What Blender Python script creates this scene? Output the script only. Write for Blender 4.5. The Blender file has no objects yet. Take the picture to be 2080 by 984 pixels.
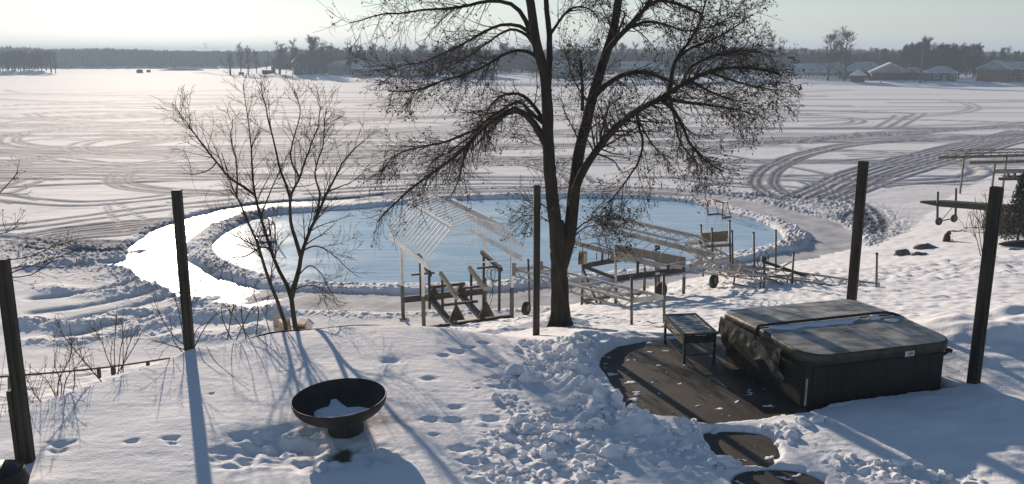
import bpy, math, random
import numpy as np
from mathutils import Vector, Matrix

random.seed(7)
RNG = np.random.default_rng(11)
sc = bpy.context.scene
COL = sc.collection
R = math.radians

# ------------------------------------------------------------------ camera
F, CX, CY, CAMZ, PITCH = 1740.0, 1040.0, 492.0, 9.0, math.radians(12.25)
CP, SP = math.cos(PITCH), math.sin(PITCH)

def ray(px, py):
    a, b = (px - CX) / F, -(py - CY) / F
    return np.array([a, CP + b * SP, -SP + b * CP])

def U(px, py, z):
    """point of the ray through a photo pixel at height z"""
    d = ray(px, py); t = (z - CAMZ) / d[2]
    return np.array([d[0] * t, d[1] * t, z])

def UD(px, py, D):
    """point of the ray through a photo pixel at distance D along +Y"""
    d = ray(px, py); t = D / d[1]
    return np.array([d[0] * t, D, CAMZ + d[2] * t])

cam = bpy.data.cameras.new('camera')
cam.sensor_width = 36.0; cam.lens = 36.0 * F / 2080.0
cam.clip_start = 0.1; cam.clip_end = 8000
camo = bpy.data.objects.new('camera', cam); COL.objects.link(camo)
camo.location = (0, 0, CAMZ); camo.rotation_euler = (math.pi / 2 - PITCH, 0, 0)
sc.camera = camo

# ------------------------------------------------------------------ noise
def perlin(x, y, seed=0):
    r = np.random.default_rng(seed)
    perm = r.permutation(256); perm = np.concatenate([perm, perm])
    ang = r.random(256) * 2 * np.pi
    gx, gy = np.cos(ang), np.sin(ang)
    x0 = np.floor(x); y0 = np.floor(y)
    fx, fy = x - x0, y - y0
    xi = x0.astype(np.int64) & 255; yi = y0.astype(np.int64) & 255
    u = fx * fx * fx * (fx * (fx * 6 - 15) + 10); v = fy * fy * fy * (fy * (fy * 6 - 15) + 10)
    def g(ix, iy, dx, dy):
        h = perm[(perm[ix & 255] + iy) & 255]
        return gx[h] * dx + gy[h] * dy
    a = g(xi, yi, fx, fy); b = g(xi + 1, yi, fx - 1, fy)
    c = g(xi, yi + 1, fx, fy - 1); d = g(xi + 1, yi + 1, fx - 1, fy - 1)
    return ((a + u * (b - a)) * (1 - v) + (c + u * (d - c)) * v) * 1.4

def fbm(x, y, seed=0, octv=4, gain=0.5):
    s = 0; a = 1.0
    for i in range(octv):
        s = s + a * perlin(x, y, seed + i * 17); x = x * 2.03; y = y * 2.03; a *= gain
    return s

def smooth(a, b, x):
    t = np.clip((x - a) / (b - a), 0, 1); return t * t * (3 - 2 * t)

def sdist(poly, X, Y):
    """signed distance to a closed polygon, negative inside"""
    poly = np.asarray(poly)[:, :2]; n = len(poly)
    d2 = np.full(X.shape, 1e12); ins = np.zeros(X.shape, bool)
    for i in range(n):
        ax, ay = poly[i]; bx, by = poly[(i + 1) % n]
        ex, ey = bx - ax, by - ay
        t = np.clip(((X - ax) * ex + (Y - ay) * ey) / (ex * ex + ey * ey + 1e-12), 0, 1)
        d2 = np.minimum(d2, (X - ax - t * ex) ** 2 + (Y - ay - t * ey) ** 2)
        c = ((ay > Y) != (by > Y)) & (X < (bx - ax) * (Y - ay) / (by - ay + 1e-12) + ax)
        ins ^= c
    return np.where(ins, -1, 1) * np.sqrt(d2)

def catmull(pts, n, closed=False):
    pts = np.asarray(pts, float)
    if closed:
        p = np.vstack([pts[-1], pts, pts[0], pts[1]])
    else:
        p = np.vstack([2 * pts[0] - pts[1], pts, 2 * pts[-1] - pts[-2]])
    m = len(p) - 3
    t = np.linspace(0, m, n, endpoint=not closed)
    i = np.minimum(t.astype(int), m - 1); f = (t - i)[:, None]
    a, b, c, d = p[i], p[i + 1], p[i + 2], p[i + 3]
    return 0.5 * (2 * b + (c - a) * f + (2 * a - 5 * b + 4 * c - d) * f ** 2 + (3 * b - a - 3 * c + d) * f ** 3)

# ------------------------------------------------------------------ mesh building
ORG = {}          # object name -> world origin

def mesh_from(name, verts, faces, smooth_faces=False):
    me = bpy.data.meshes.new(name)
    verts = np.asarray(verts, dtype=np.float32)
    me.vertices.add(len(verts)); me.vertices.foreach_set('co', verts.ravel())
    loops, starts = [], []; s = 0
    for f in faces:
        f = np.asarray(f, dtype=np.int32)
        if len(f) == 0: continue
        loops.append(f.ravel()); k = f.shape[1]
        starts.append(s + np.arange(len(f), dtype=np.int32) * k); s += f.size
    loops = np.concatenate(loops); starts = np.concatenate(starts).astype(np.int32)
    me.loops.add(len(loops)); me.loops.foreach_set('vertex_index', loops)
    me.polygons.add(len(starts)); me.polygons.foreach_set('loop_start', starts)
    me.update(calc_edges=True)
    me.polygons.foreach_set('use_smooth', np.full(len(starts), bool(smooth_faces)))
    me.validate()
    return me

class MB:
    def __init__(self):
        self.v = []; self.f = []; self.n = 0
    def add(self, verts, *faces):
        verts = np.asarray(verts, float)
        for f in faces:
            f = np.asarray(f, int)
            if f.ndim == 1: f = f[None]
            self.f.append(f + self.n)
        self.v.append(verts); self.n += len(verts); return self
    def box(self, c, s, rz=0.0, rx=0.0, ry=0.0, M=None):
        c = np.asarray(c, float); s = np.asarray(s, float) / 2
        q = np.array([[-1,-1,-1],[1,-1,-1],[1,1,-1],[-1,1,-1],[-1,-1,1],[1,-1,1],[1,1,1],[-1,1,1]]) * s
        if M is None:
            M = np.array((Matrix.Rotation(rz, 3, 'Z') @ Matrix.Rotation(ry, 3, 'Y') @ Matrix.Rotation(rx, 3, 'X')))
        q = q @ np.asarray(M).T + c
        return self.add(q, [[0,3,2,1],[4,5,6,7],[0,1,5,4],[1,2,6,5],[2,3,7,6],[3,0,4,7]])
    def beam(self, a, b, w, h, up=(0, 0, 1)):
        a = np.asarray(a, float); b = np.asarray(b, float)
        d = b - a; L = np.linalg.norm(d); d = d / L
        up = np.asarray(up, float)
        if abs(d @ up) > 0.98: up = np.array([0, 1.0, 0])
        s = np.cross(up, d); s /= np.linalg.norm(s); u = np.cross(d, s)
        return self.box((a + b) / 2, (L, w, h), M=np.stack([d, s, u], 1))
    def tubes(self, P, Rr, n=6, cap=False):
        P = np.asarray(P, float); Rr = np.asarray(Rr, float)
        if P.ndim == 2: P = P[None]; Rr = np.broadcast_to(Rr, P.shape[:2])
        N, K, _ = P.shape
        T = np.empty_like(P); T[:, 1:-1] = P[:, 2:] - P[:, :-2]; T[:, 0] = P[:, 1] - P[:, 0]; T[:, -1] = P[:, -1] - P[:, -2]
        T /= np.linalg.norm(T, axis=2, keepdims=True) + 1e-9
        mean = P[:, -1] - P[:, 0]; mean /= np.linalg.norm(mean, axis=1, keepdims=True) + 1e-9
        ref = np.where(np.abs(mean[:, 2:3]) < 0.8, np.array([[0, 0, 1.0]]), np.array([[0.9, 0.43, 0.0]]))[:, None, :]
        S = np.cross(np.broadcast_to(ref, T.shape), T); S /= np.linalg.norm(S, axis=2, keepdims=True) + 1e-9
        B = np.cross(T, S)
        a = np.arange(n) * 2 * np.pi / n
        V = P[:, :, None, :] + Rr[:, :, None, None] * (S[:, :, None, :] * np.cos(a)[None, None, :, None] + B[:, :, None, :] * np.sin(a)[None, None, :, None])
        idx = np.arange(N * K * n).reshape(N, K, n)
        q = np.stack([idx[:, :-1], np.roll(idx[:, :-1], -1, 2), np.roll(idx[:, 1:], -1, 2), idx[:, 1:]], -1).reshape(-1, 4)
        fs = [q]
        if cap:
            fs.append(idx[:, -1].reshape(N, n)); fs.append(idx[:, 0, ::-1].reshape(N, n))
        return self.add(V.reshape(-1, 3), *fs)
    def pipe(self, a, b, r, n=8):
        return self.tubes(np.array([a, b], float), np.array([r, r]), n, cap=True)
    def path(self, pts, r, n=8):
        pts = np.asarray(pts, float); return self.tubes(pts, np.full(len(pts), r), n, cap=True)
    def lathe(self, prof, c, n=32, M=None, close=False):
        prof = np.asarray(prof, float); a = np.arange(n) * 2 * np.pi / n
        V = np.stack([prof[:, None, 0] * np.cos(a), prof[:, None, 0] * np.sin(a), np.broadcast_to(prof[:, None, 1], (len(prof), n))], -1).reshape(-1, 3)
        if M is not None: V = V @ np.asarray(M).T
        V = V + np.asarray(c, float)
        idx = np.arange(len(prof) * n).reshape(len(prof), n)
        q = np.stack([idx[:-1], np.roll(idx[:-1], -1, 1), np.roll(idx[1:], -1, 1), idx[1:]], -1).reshape(-1, 4)
        fs = [q]
        if close: fs += [idx[0, ::-1][None], idx[-1][None]]
        return self.add(V, *fs)
    def ring(self, c, Rm, r, axis=(0, 0, 1), n=28, m=8):
        ax = np.asarray(axis, float); ax /= np.linalg.norm(ax)
        h = np.array([0, 0, 1.0]) if abs(ax[2]) < 0.9 else np.array([1.0, 0, 0])
        s = np.cross(h, ax); s /= np.linalg.norm(s); t = np.cross(ax, s)
        a = np.arange(n) * 2 * np.pi / n; b = np.arange(m) * 2 * np.pi / m
        rad = np.cos(a)[:, None] * s + np.sin(a)[:, None] * t
        V = np.asarray(c, float) + rad[:, None] * (Rm + r * np.cos(b))[None, :, None] + ax * (r * np.sin(b))[None, :, None]
        idx = np.arange(n * m).reshape(n, m)
        q = np.stack([idx, np.roll(idx, -1, 0), np.roll(np.roll(idx, -1, 0), -1, 1), np.roll(idx, -1, 1)], -1).reshape(-1, 4)
        return self.add(V.reshape(-1, 3), q)
    def prism(self, poly, z0, z1, bev=0.0):
        poly = np.asarray(poly, float)[:, :2]; n = len(poly)
        area = 0.5 * np.sum(poly[:, 0] * np.roll(poly[:, 1], -1) - np.roll(poly[:, 0], -1) * poly[:, 1])
        if area < 0: poly = poly[::-1]
        rings = [(poly, z0)]
        if bev > 0:
            nx = np.roll(poly, -1, 0) - np.roll(poly, 1, 0); nx = np.stack([nx[:, 1], -nx[:, 0]], 1)
            nx /= np.linalg.norm(nx, axis=1, keepdims=True) + 1e-9
            rings += [(poly, z1 - bev), (poly - nx * bev * 0.3, z1 - bev * 0.3), (poly - nx * bev, z1)]
        else:
            rings += [(poly, z1)]
        V = np.vstack([np.c_[p, np.full(n, z)] for p, z in rings])
        idx = np.arange(len(V)).reshape(len(rings), n)
        q = np.stack([idx[:-1], np.roll(idx[:-1], -1, 1), np.roll(idx[1:], -1, 1), idx[1:]], -1).reshape(-1, 4)
        return self.add(V, q, idx[0, ::-1][None], idx[-1][None])
    def blob(self, c, s, seed=0, amp=0.2, n=12, m=8, flat=False):
        th = np.linspace(0, np.pi / 2 if flat else np.pi, m); ph = np.arange(n) * 2 * np.pi / n
        T, Ph = np.meshgrid(th, ph, indexing='ij')
        x, y, z = np.sin(T) * np.cos(Ph), np.sin(T) * np.sin(Ph), np.cos(T)
        k = 1 + amp * fbm(x * 1.7 + seed * 3.1 + z, y * 1.7 - seed * 1.7 + z * .7, seed, 2)
        V = np.stack([x * k * s[0], y * k * s[1], z * k * s[2]], -1).reshape(-1, 3) + np.asarray(c, float)
        idx = np.arange(m * n).reshape(m, n)
        q = np.stack([idx[:-1], idx[1:], np.roll(idx[1:], -1, 1), np.roll(idx[:-1], -1, 1)], -1).reshape(-1, 4)
        return self.add(V, q)
    def build(self, name, mat, parent=None, smooth_faces=False, origin=None):
        V = np.vstack(self.v)
        if parent is not None: org = ORG[parent.name]
        elif origin is not None: org = np.asarray(origin, float)
        else: org = np.zeros(3)
        o = bpy.data.objects.new(name, mesh_from(name, V - org, self.f, smooth_faces))
        COL.objects.link(o); o.data.materials.append(mat)
        if parent is not None: o.parent = parent
        else: o.location = org
        ORG[o.name] = org
        return o

def tag(o, label=None, cat=None, group=None, kind=None):
    if label: o['label'] = label
    if cat: o['category'] = cat
    if group: o['group'] = group
    if kind: o['kind'] = kind
    return o

def thing(name, label, cat, loc, group=None):
    o = bpy.data.objects.new(name, None); COL.objects.link(o)
    o.empty_display_size = 0.3
    o.location = loc; ORG[o.name] = np.asarray(loc, float)
    return tag(o, label, cat, group)

# ------------------------------------------------------------------ materials
def mat(name, col, rough=0.7, metal=0.0, col2=None, scale=5.0, bump=0.0, bscale=None, stretch=None, spec=0.4, detail=4.0, contrast=(0.35, 0.65), ior=None):
    m = bpy.data.materials.new(name); m.use_nodes = True
    nt = m.node_tree; b = nt.nodes['Principled BSDF']
    b.inputs['Base Color'].default_value = (*col, 1); b.inputs['Roughness'].default_value = rough
    b.inputs['Metallic'].default_value = metal; b.inputs['Specular IOR Level'].default_value = spec
    if ior: b.inputs['IOR'].default_value = ior
    tc = nt.nodes.new('ShaderNodeTexCoord'); mp = nt.nodes.new('ShaderNodeMapping')
    nt.links.new(tc.outputs['Object'], mp.inputs['Vector'])
    if stretch: mp.inputs['Scale'].default_value = stretch
    if col2 is not None:
        n = nt.nodes.new('ShaderNodeTexNoise'); n.inputs['Scale'].default_value = scale; n.inputs['Detail'].default_value = detail
        nt.links.new(mp.outputs['Vector'], n.inputs['Vector'])
        r = nt.nodes.new('ShaderNodeValToRGB')
        r.color_ramp.elements[0].position = contrast[0]; r.color_ramp.elements[1].position = contrast[1]
        r.color_ramp.elements[0].color = (*col, 1); r.color_ramp.elements[1].color = (*col2, 1)
        nt.links.new(n.outputs['Fac'], r.inputs['Fac']); nt.links.new(r.outputs['Color'], b.inputs['Base Color'])
    if bump > 0:
        n = nt.nodes.new('ShaderNodeTexNoise'); n.inputs['Scale'].default_value = bscale or scale * 4; n.inputs['Detail'].default_value = 5
        nt.links.new(mp.outputs['Vector'], n.inputs['Vector'])
        bp = nt.nodes.new('ShaderNodeBump'); bp.inputs['Strength'].default_value = 1.0; bp.inputs['Distance'].default_value = bump
        nt.links.new(n.outputs['Fac'], bp.inputs['Height']); nt.links.new(bp.outputs['Normal'], b.inputs['Normal'])
    return m

def snow_mat(name, wear_shade_col=None, bumps=((30.0, 0.006), (7.0, 0.012)), col=(0.80, 0.80, 0.83)):
    m = bpy.data.materials.new(name); m.use_nodes = True
    nt = m.node_tree; b = nt.nodes['Principled BSDF']
    b.inputs['Roughness'].default_value = 0.85; b.inputs['Specular IOR Level'].default_value = 0.05
    b.inputs['Base Color'].default_value = (*col, 1)
    tc = nt.nodes.new('ShaderNodeTexCoord'); prev = None
    for sc_, dist in bumps:
        n = nt.nodes.new('ShaderNodeTexNoise'); n.inputs['Scale'].default_value = sc_; n.inputs['Detail'].default_value = 4
        nt.links.new(tc.outputs['Object'], n.inputs['Vector'])
        bp = nt.nodes.new('ShaderNodeBump'); bp.inputs['Distance'].default_value = dist; bp.inputs['Strength'].default_value = 1.0
        nt.links.new(n.outputs['Fac'], bp.inputs['Height'])
        if prev: nt.links.new(prev.outputs['Normal'], bp.inputs['Normal'])
        prev = bp
    if prev: nt.links.new(prev.outputs['Normal'], b.inputs['Normal'])
    if wear_shade_col:
        at = nt.nodes.new('ShaderNodeAttribute'); at.attribute_name = 'wear_shade'  # dirt on the yard; packed snow and painted track shade on the lake
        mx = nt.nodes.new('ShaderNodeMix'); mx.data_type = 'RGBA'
        mx.inputs['A'].default_value = (*col, 1); mx.inputs['B'].default_value = (*wear_shade_col, 1)
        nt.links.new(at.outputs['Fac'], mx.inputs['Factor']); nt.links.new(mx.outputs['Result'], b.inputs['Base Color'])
    return m

M_YARD = snow_mat('yard_snow', wear_shade_col=(0.10, 0.08, 0.055))
M_LAKE = snow_mat('lake_snow', col=(0.86, 0.85, 0.86), wear_shade_col=(0.15, 0.155, 0.19), bumps=((9.0, 0.012), (1.6, 0.03)))  # dark track colour: packed snow with the grooves' own shade painted in
M_SNOW = snow_mat('loose_snow', bumps=((25.0, 0.01),))
M_FARSNOW = snow_mat('far_snow', bumps=((0.4, 0.2),))
M_ROOFSNOW = mat('dark_roof_snow', (0.36, 0.37, 0.39), 0.85, spec=0.05, col2=(0.58, 0.58, 0.60), scale=0.5)  # roof snow, greyer than the other snow
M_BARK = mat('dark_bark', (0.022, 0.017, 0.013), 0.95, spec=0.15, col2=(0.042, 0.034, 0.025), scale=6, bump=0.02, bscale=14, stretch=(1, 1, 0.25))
M_TWIG = mat('twig_bark', (0.030, 0.022, 0.016), 0.85, col2=(0.05, 0.036, 0.025), scale=3)
M_SEED = mat('dry_seed', (0.035, 0.018, 0.010), 0.9, col2=(0.08, 0.04, 0.02), scale=2)
M_SHRUBTWIG = mat('brown_twig', (0.032, 0.022, 0.015), 0.9, col2=(0.055, 0.038, 0.024), scale=3)
M_WEED = mat('dry_weed_stalks', (0.10, 0.065, 0.035), 0.9, col2=(0.18, 0.12, 0.06), scale=2)
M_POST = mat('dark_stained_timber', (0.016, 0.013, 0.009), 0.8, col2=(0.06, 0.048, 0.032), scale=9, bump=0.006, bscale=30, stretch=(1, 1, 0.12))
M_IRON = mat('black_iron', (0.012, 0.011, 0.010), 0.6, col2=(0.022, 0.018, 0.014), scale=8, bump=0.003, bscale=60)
M_PATIO = mat('wet_brown_concrete', (0.032, 0.025, 0.02), 0.6, col2=(0.070, 0.056, 0.045), scale=1.3, bump=0.005, bscale=18, detail=8)
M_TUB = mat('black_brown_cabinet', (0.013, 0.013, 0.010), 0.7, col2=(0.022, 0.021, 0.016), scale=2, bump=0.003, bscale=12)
M_COVER = mat('frosted_vinyl_cover', (0.14, 0.135, 0.125), 0.5, col2=(0.46, 0.44, 0.42), scale=2.6, bump=0.006, bscale=9, detail=9, contrast=(0.36, 0.66), stretch=(1, 2.0, 1))
M_VINYL = mat('dark_vinyl', (0.035, 0.031, 0.024), 0.55, col2=(0.07, 0.06, 0.045), scale=6, bump=0.012, bscale=9)
M_BLACK = mat('black_rubber', (0.012, 0.012, 0.012), 0.6, col2=(0.02, 0.02, 0.018), scale=9, bump=0.002)
M_TYRE = mat('dirty_tyre_rubber', (0.02, 0.019, 0.016), 0.85, col2=(0.06, 0.055, 0.045), scale=9, bump=0.006)
M_RATTAN = mat('bronze_lattice', (0.10, 0.075, 0.035), 0.5, col2=(0.20, 0.15, 0.07), scale=20, bump=0.004)
M_TABLE = mat('dark_bronze_frame', (0.022, 0.018, 0.013), 0.45, col2=(0.035, 0.03, 0.022), scale=12)
M_GLASS = mat('frosty_table_top', (0.05, 0.05, 0.05), 0.4, col2=(0.55, 0.56, 0.58), scale=7, detail=9, contrast=(0.45, 0.62), stretch=(1, 2.5, 1), bump=0.004)
M_ALU = mat('aluminium', (0.74, 0.72, 0.69), 0.36, 0.6, col2=(0.58, 0.56, 0.53), scale=3)
M_ALUDULL = mat('weathered_aluminium', (0.46, 0.44, 0.41), 0.5, 0.5, col2=(0.30, 0.285, 0.26), scale=3)
M_GALV = mat('dirty_galvanised_steel', (0.16, 0.145, 0.125), 0.6, 0.4, col2=(0.09, 0.08, 0.065), scale=4)
M_STEEL = mat('dark_steel', (0.035, 0.030, 0.024), 0.6, 0.3, col2=(0.065, 0.055, 0.043), scale=5)
M_BUNK = mat('carpeted_bunk_board', (0.46, 0.38, 0.27), 0.8, col2=(0.34, 0.27, 0.18), scale=5)
M_PLANK = mat('grey_weathered_plank', (0.20, 0.175, 0.15), 0.85, col2=(0.30, 0.27, 0.235), scale=4, stretch=(1, 6, 6), bump=0.003)
M_OAK = mat('brown_bench_wood', (0.22, 0.14, 0.075), 0.7, col2=(0.30, 0.20, 0.11), scale=5, stretch=(1, 5, 5))
M_WHITE = mat('white_paint', (0.72, 0.72, 0.70), 0.5, col2=(0.6, 0.6, 0.58), scale=4)
M_RED = mat('red_painted_pipe', (0.32, 0.02, 0.02), 0.45, col2=(0.24, 0.015, 0.015), scale=5)
M_NET = mat('white_net_cord', (0.6, 0.58, 0.56), 0.9)
M_ROCK = mat('grey_rock', (0.10, 0.09, 0.08), 0.9, col2=(0.18, 0.165, 0.15), scale=6, bump=0.02)
M_STATUE = mat('dark_statue', (0.03, 0.025, 0.02), 0.8, col2=(0.05, 0.04, 0.03), scale=8, bump=0.01)
M_EVER = mat('evergreen_needles', (0.012, 0.020, 0.010), 0.9, col2=(0.03, 0.042, 0.02), scale=3)
M_RUST = mat('rusty_brown_grass', (0.14, 0.075, 0.03), 0.9, col2=(0.22, 0.13, 0.055), scale=3)
M_FARWOOD = mat('far_bare_twigs', (0.030, 0.025, 0.021), 0.95, spec=0.1, col2=(0.05, 0.041, 0.034), scale=0.12)
M_FARTRUNK = mat('far_trunk_bark', (0.05, 0.042, 0.036), 0.95, col2=(0.08, 0.07, 0.06), scale=0.5)
M_DISTANT = mat('distant_woods', (0.045, 0.04, 0.036), 0.95, spec=0.1, col2=(0.08, 0.072, 0.064), scale=0.05)
M_BRICK = mat('red_brown_brick', (0.13, 0.065, 0.042), 0.85, col2=(0.18, 0.095, 0.062), scale=2)
M_BROWNW = mat('dark_brown_siding', (0.045, 0.034, 0.026), 0.85, col2=(0.065, 0.048, 0.037), scale=1)
M_GREYW = mat('grey_siding', (0.15, 0.15, 0.15), 0.8, col2=(0.2, 0.19, 0.18), scale=1)
M_TANW = mat('tan_siding', (0.13, 0.10, 0.075), 0.8, col2=(0.17, 0.135, 0.10), scale=1)
M_WINDOW = mat('dark_window_glass', (0.02, 0.022, 0.026), 0.15, col2=(0.04, 0.044, 0.05), scale=2)
M_PLATE = mat('pale_label_plate', (0.62, 0.62, 0.60), 0.4)
M_PRINT = mat('grey_print', (0.15, 0.15, 0.15), 0.5)
M_CLEAR_SHRUB = M_SHRUBTWIG

def ice_mat(name, col, col2, rough, bump, bscale, rough2=None):
    m = mat(name, col, rough, 0, col2=col2, scale=0.25, bump=bump, bscale=bscale, spec=0.5, detail=6, ior=1.31)
    nt = m.node_tree; b = nt.nodes['Principled BSDF']
    n = nt.nodes.new('ShaderNodeTexNoise'); n.inputs['Scale'].default_value = 0.6; n.inputs['Detail'].default_value = 7
    tc = [x for x in nt.nodes if x.type == 'TEX_COORD'][0]
    nt.links.new(tc.outputs['Object'], n.inputs['Vector'])
    mr = nt.nodes.new('ShaderNodeMapRange'); mr.inputs['From Min'].default_value = 0.35; mr.inputs['From Max'].default_value = 0.7
    mr.inputs['To Min'].default_value = rough; mr.inputs['To Max'].default_value = rough2 or rough * 1.8
    nt.links.new(n.outputs['Fac'], mr.inputs['Value']); nt.links.new(mr.outputs['Result'], b.inputs['Roughness'])
    return m
def scratch(m):
    nt = m.node_tree; b = nt.nodes['Principled BSDF']; lk = b.inputs['Base Color'].links[0].from_socket
    tc = [x for x in nt.nodes if x.type == 'TEX_COORD'][0]
    fac = None
    for rot, sc_, st in ((.3, 1.0, (0.10, 2.6, 1)), (-.5, 1.3, (0.09, 2.2, 1)), (1.2, 1.1, (.12, 2.4, 1)), (0, .16, (1, 1, 1))):
        mp = nt.nodes.new('ShaderNodeMapping'); mp.inputs['Rotation'].default_value = (0, 0, rot); mp.inputs['Scale'].default_value = st
        nt.links.new(tc.outputs['Object'], mp.inputs['Vector'])
        n = nt.nodes.new('ShaderNodeTexNoise'); n.inputs['Scale'].default_value = sc_ * 2; n.inputs['Detail'].default_value = 8; nt.links.new(mp.outputs['Vector'], n.inputs['Vector'])
        mr = nt.nodes.new('ShaderNodeMapRange'); mr.inputs['From Min'].default_value = .54; mr.inputs['From Max'].default_value = .68; mr.inputs['To Max'].default_value = .6; nt.links.new(n.outputs['Fac'], mr.inputs['Value'])
        if fac is None: fac = mr.outputs['Result']
        else:
            mx_ = nt.nodes.new('ShaderNodeMath'); mx_.operation = 'MAXIMUM'; nt.links.new(fac, mx_.inputs[0]); nt.links.new(mr.outputs['Result'], mx_.inputs[1]); fac = mx_.outputs[0]
    mx = nt.nodes.new('ShaderNodeMix'); mx.data_type = 'RGBA'; nt.links.new(lk, mx.inputs['A']); mx.inputs['B'].default_value = (.74, .78, .82, 1)
    nt.links.new(fac, mx.inputs['Factor']); nt.links.new(mx.outputs['Result'], b.inputs['Base Color'])
M_ICE = ice_mat('rink_ice', (0.27, 0.45, 0.62), (0.36, 0.54, 0.70), 0.16, 0.005, 3.0, 0.28)
scratch(M_ICE)
M_PATHICE = ice_mat('path_ice', (0.42, 0.50, 0.58), (0.55, 0.58, 0.62), 0.28, 0.012, 4.0, 0.75)

# ------------------------------------------------------------------ key outlines (from the photograph, on their own planes)
ZP = 3.8
rink_px = [(560,436),(640,430),(720,425),(800,417),(900,409),(1000,405),(1100,403),(1200,403),(1300,405),(1400,414),(1490,438),(1560,460),(1590,482),(1572,500),(1500,516),(1400,535),(1300,550),(1200,561),(1100,570),(1000,577),(850,582),(700,580),(600,574),(520,558),(460,535),(432,507),(440,487),(470,466),(510,448)]
rink = catmull([U(x, y, 0)[:2] for x, y in rink_px], 140, closed=True)
patio_px = [(1216,744),(1222,724),(1255,704),(1320,692),(1400,687),(1470,684),(1640,740),(1640,838),(1600,843),(1540,853),(1470,861),(1400,867),(1340,866),(1290,862),(1262,826),(1240,792),(1222,762)]
patio = [U(x, y, ZP)[:2] for x, y in patio_px]
stone1 = catmull([U(x, y, ZP)[:2] for x, y in [(1427,886),(1445,878),(1500,877),(1556,885),(1576,905),(1580,925),(1566,942),(1530,949),(1482,944),(1448,922)]], 36, closed=True)
stone2 = catmull([U(x, y, ZP)[:2] for x, y in [(1488,974),(1510,959),(1560,954),(1620,958),(1665,974),(1690,1000),(1670,1030),(1610,1045),(1540,1035),(1500,1005)]], 36, closed=True)
TNL = U(1632, 838, ZP); TNR = U(1932, 797, ZP)
tex = (TNR - TNL); TUBW = np.linalg.norm(tex[:2]); tex = tex / TUBW; tey = np.array([-tex[1], tex[0], 0]); TUBD = 2.5
tub_poly = [TNL[:2] + tex[:2] * a + tey[:2] * b for a, b in ((0, 0), (TUBW, 0), (TUBW, TUBD), (0, TUBD))]
rough_px = [(1075,692),(1180,692),(1216,744),(1290,866),(1620,846),(1700,850),(1830,905),(1990,990),(1990,1100),(940,1100),(955,985),(1000,880),(1030,760)]
rough = [U(x, y, 4.0)[:2] for x, y in rough_px]

# ------------------------------------------------------------------ yard terrain
YC = [(-40, [(2,4.0),(7,4.0),(8.2,2.2),(13,1.2),(22,.2),(24,-.3)]),
      (-12, [(2,4.05),(9.2,4.05),(10.2,2.3),(14,1.3),(23,.25),(25.5,-.3)]),
      (-7.2,[(2,4.1),(11.2,4.1),(12.2,2.4),(16,1.4),(24.5,.3),(27,-.3)]),
      (-5.5,[(2,4.1),(13.8,4.1),(14.8,2.6),(18,1.6),(25.5,.35),(28,-.3)]),
      (-4.3,[(2,4.1),(14.9,4.1),(15.8,2.8),(19,1.7),(26,.4),(28.5,-.3)]),
      (-2.9,[(2,4.1),(15.3,4.1),(16.2,3.1),(19,1.9),(26,.5),(29,-.3)]),
      (-1.3,[(2,4.1),(15.2,4.1),(16.4,3.3),(20,2.1),(26,.7),(29.3,-.3)]),
      (.5,  [(2,4.05),(14.8,4.0),(17.2,3.25),(20.3,2.42),(26,.95),(29.6,-.3)]),
      (3,   [(2,4.0),(15.4,3.9),(17.5,3.25),(20.5,2.4),(27,1.08),(32.5,-.3)]),
      (8,   [(2,4.0),(16,3.85),(18,3.3),(21,2.5),(29,1.17),(36.3,-.3)]),
      (14,  [(2,4.1),(15.5,4.0),(18,3.4),(21.5,2.6),(30,1.35),(40,-.3)]),
      (20,  [(2,4.2),(15,4.1),(18,3.5),(23,2.6),(34,1.2),(46,-.3)]),
      (30,  [(2,4.2),(14,4.2),(18,3.6),(25,2.7),(42,1.3),(62,-.3)]),
      (80,  [(2,4.2),(14,4.2),(18,3.8),(30,3.0),(75,1.5),(118,-.3)])]
YX = np.array([c[0] for c in YC]); YD = np.array([[p[0] for p in c[1]] for c in YC]); YZ = np.array([[p[1] for p in c[1]] for c in YC])

def base_z(X, Y):
    dn = [np.interp(X, YX, YD[:, k]) for k in range(6)]; zn = [np.interp(X, YX, YZ[:, k]) for k in range(6)]
    dn.append(dn[-1] + 30); zn.append(zn[-1] - 3.0)
    z = np.where(Y < dn[0], zn[0], zn[-1])
    for k in range(6):
        t = (Y - dn[k]) / (dn[k + 1] - dn[k])
        z = np.where((t >= 0) & (t < 1), zn[k] + (zn[k + 1] - zn[k]) * t, z)
    return z

def base_s(X, Y):
    w = 0.12 + 0.9 * smooth(-2, 2.5, X)
    s = 0
    for o, k in ((-1, .15), (-.5, .2), (0, .3), (.5, .2), (1, .15)):
        s = s + k * base_z(X, Y + o * w)
    return s

def rut(X, Y, p, q, w):
    p, q = np.asarray(p), np.asarray(q); e = q - p
    t = np.clip(((X - p[0]) * e[0] + (Y - p[1]) * e[1]) / (e @ e), 0, 1)
    d2 = (X - p[0] - t * e[0]) ** 2 + (Y - p[1] - t * e[1]) ** 2
    return np.exp(-d2 / (2 * w * w))

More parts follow.
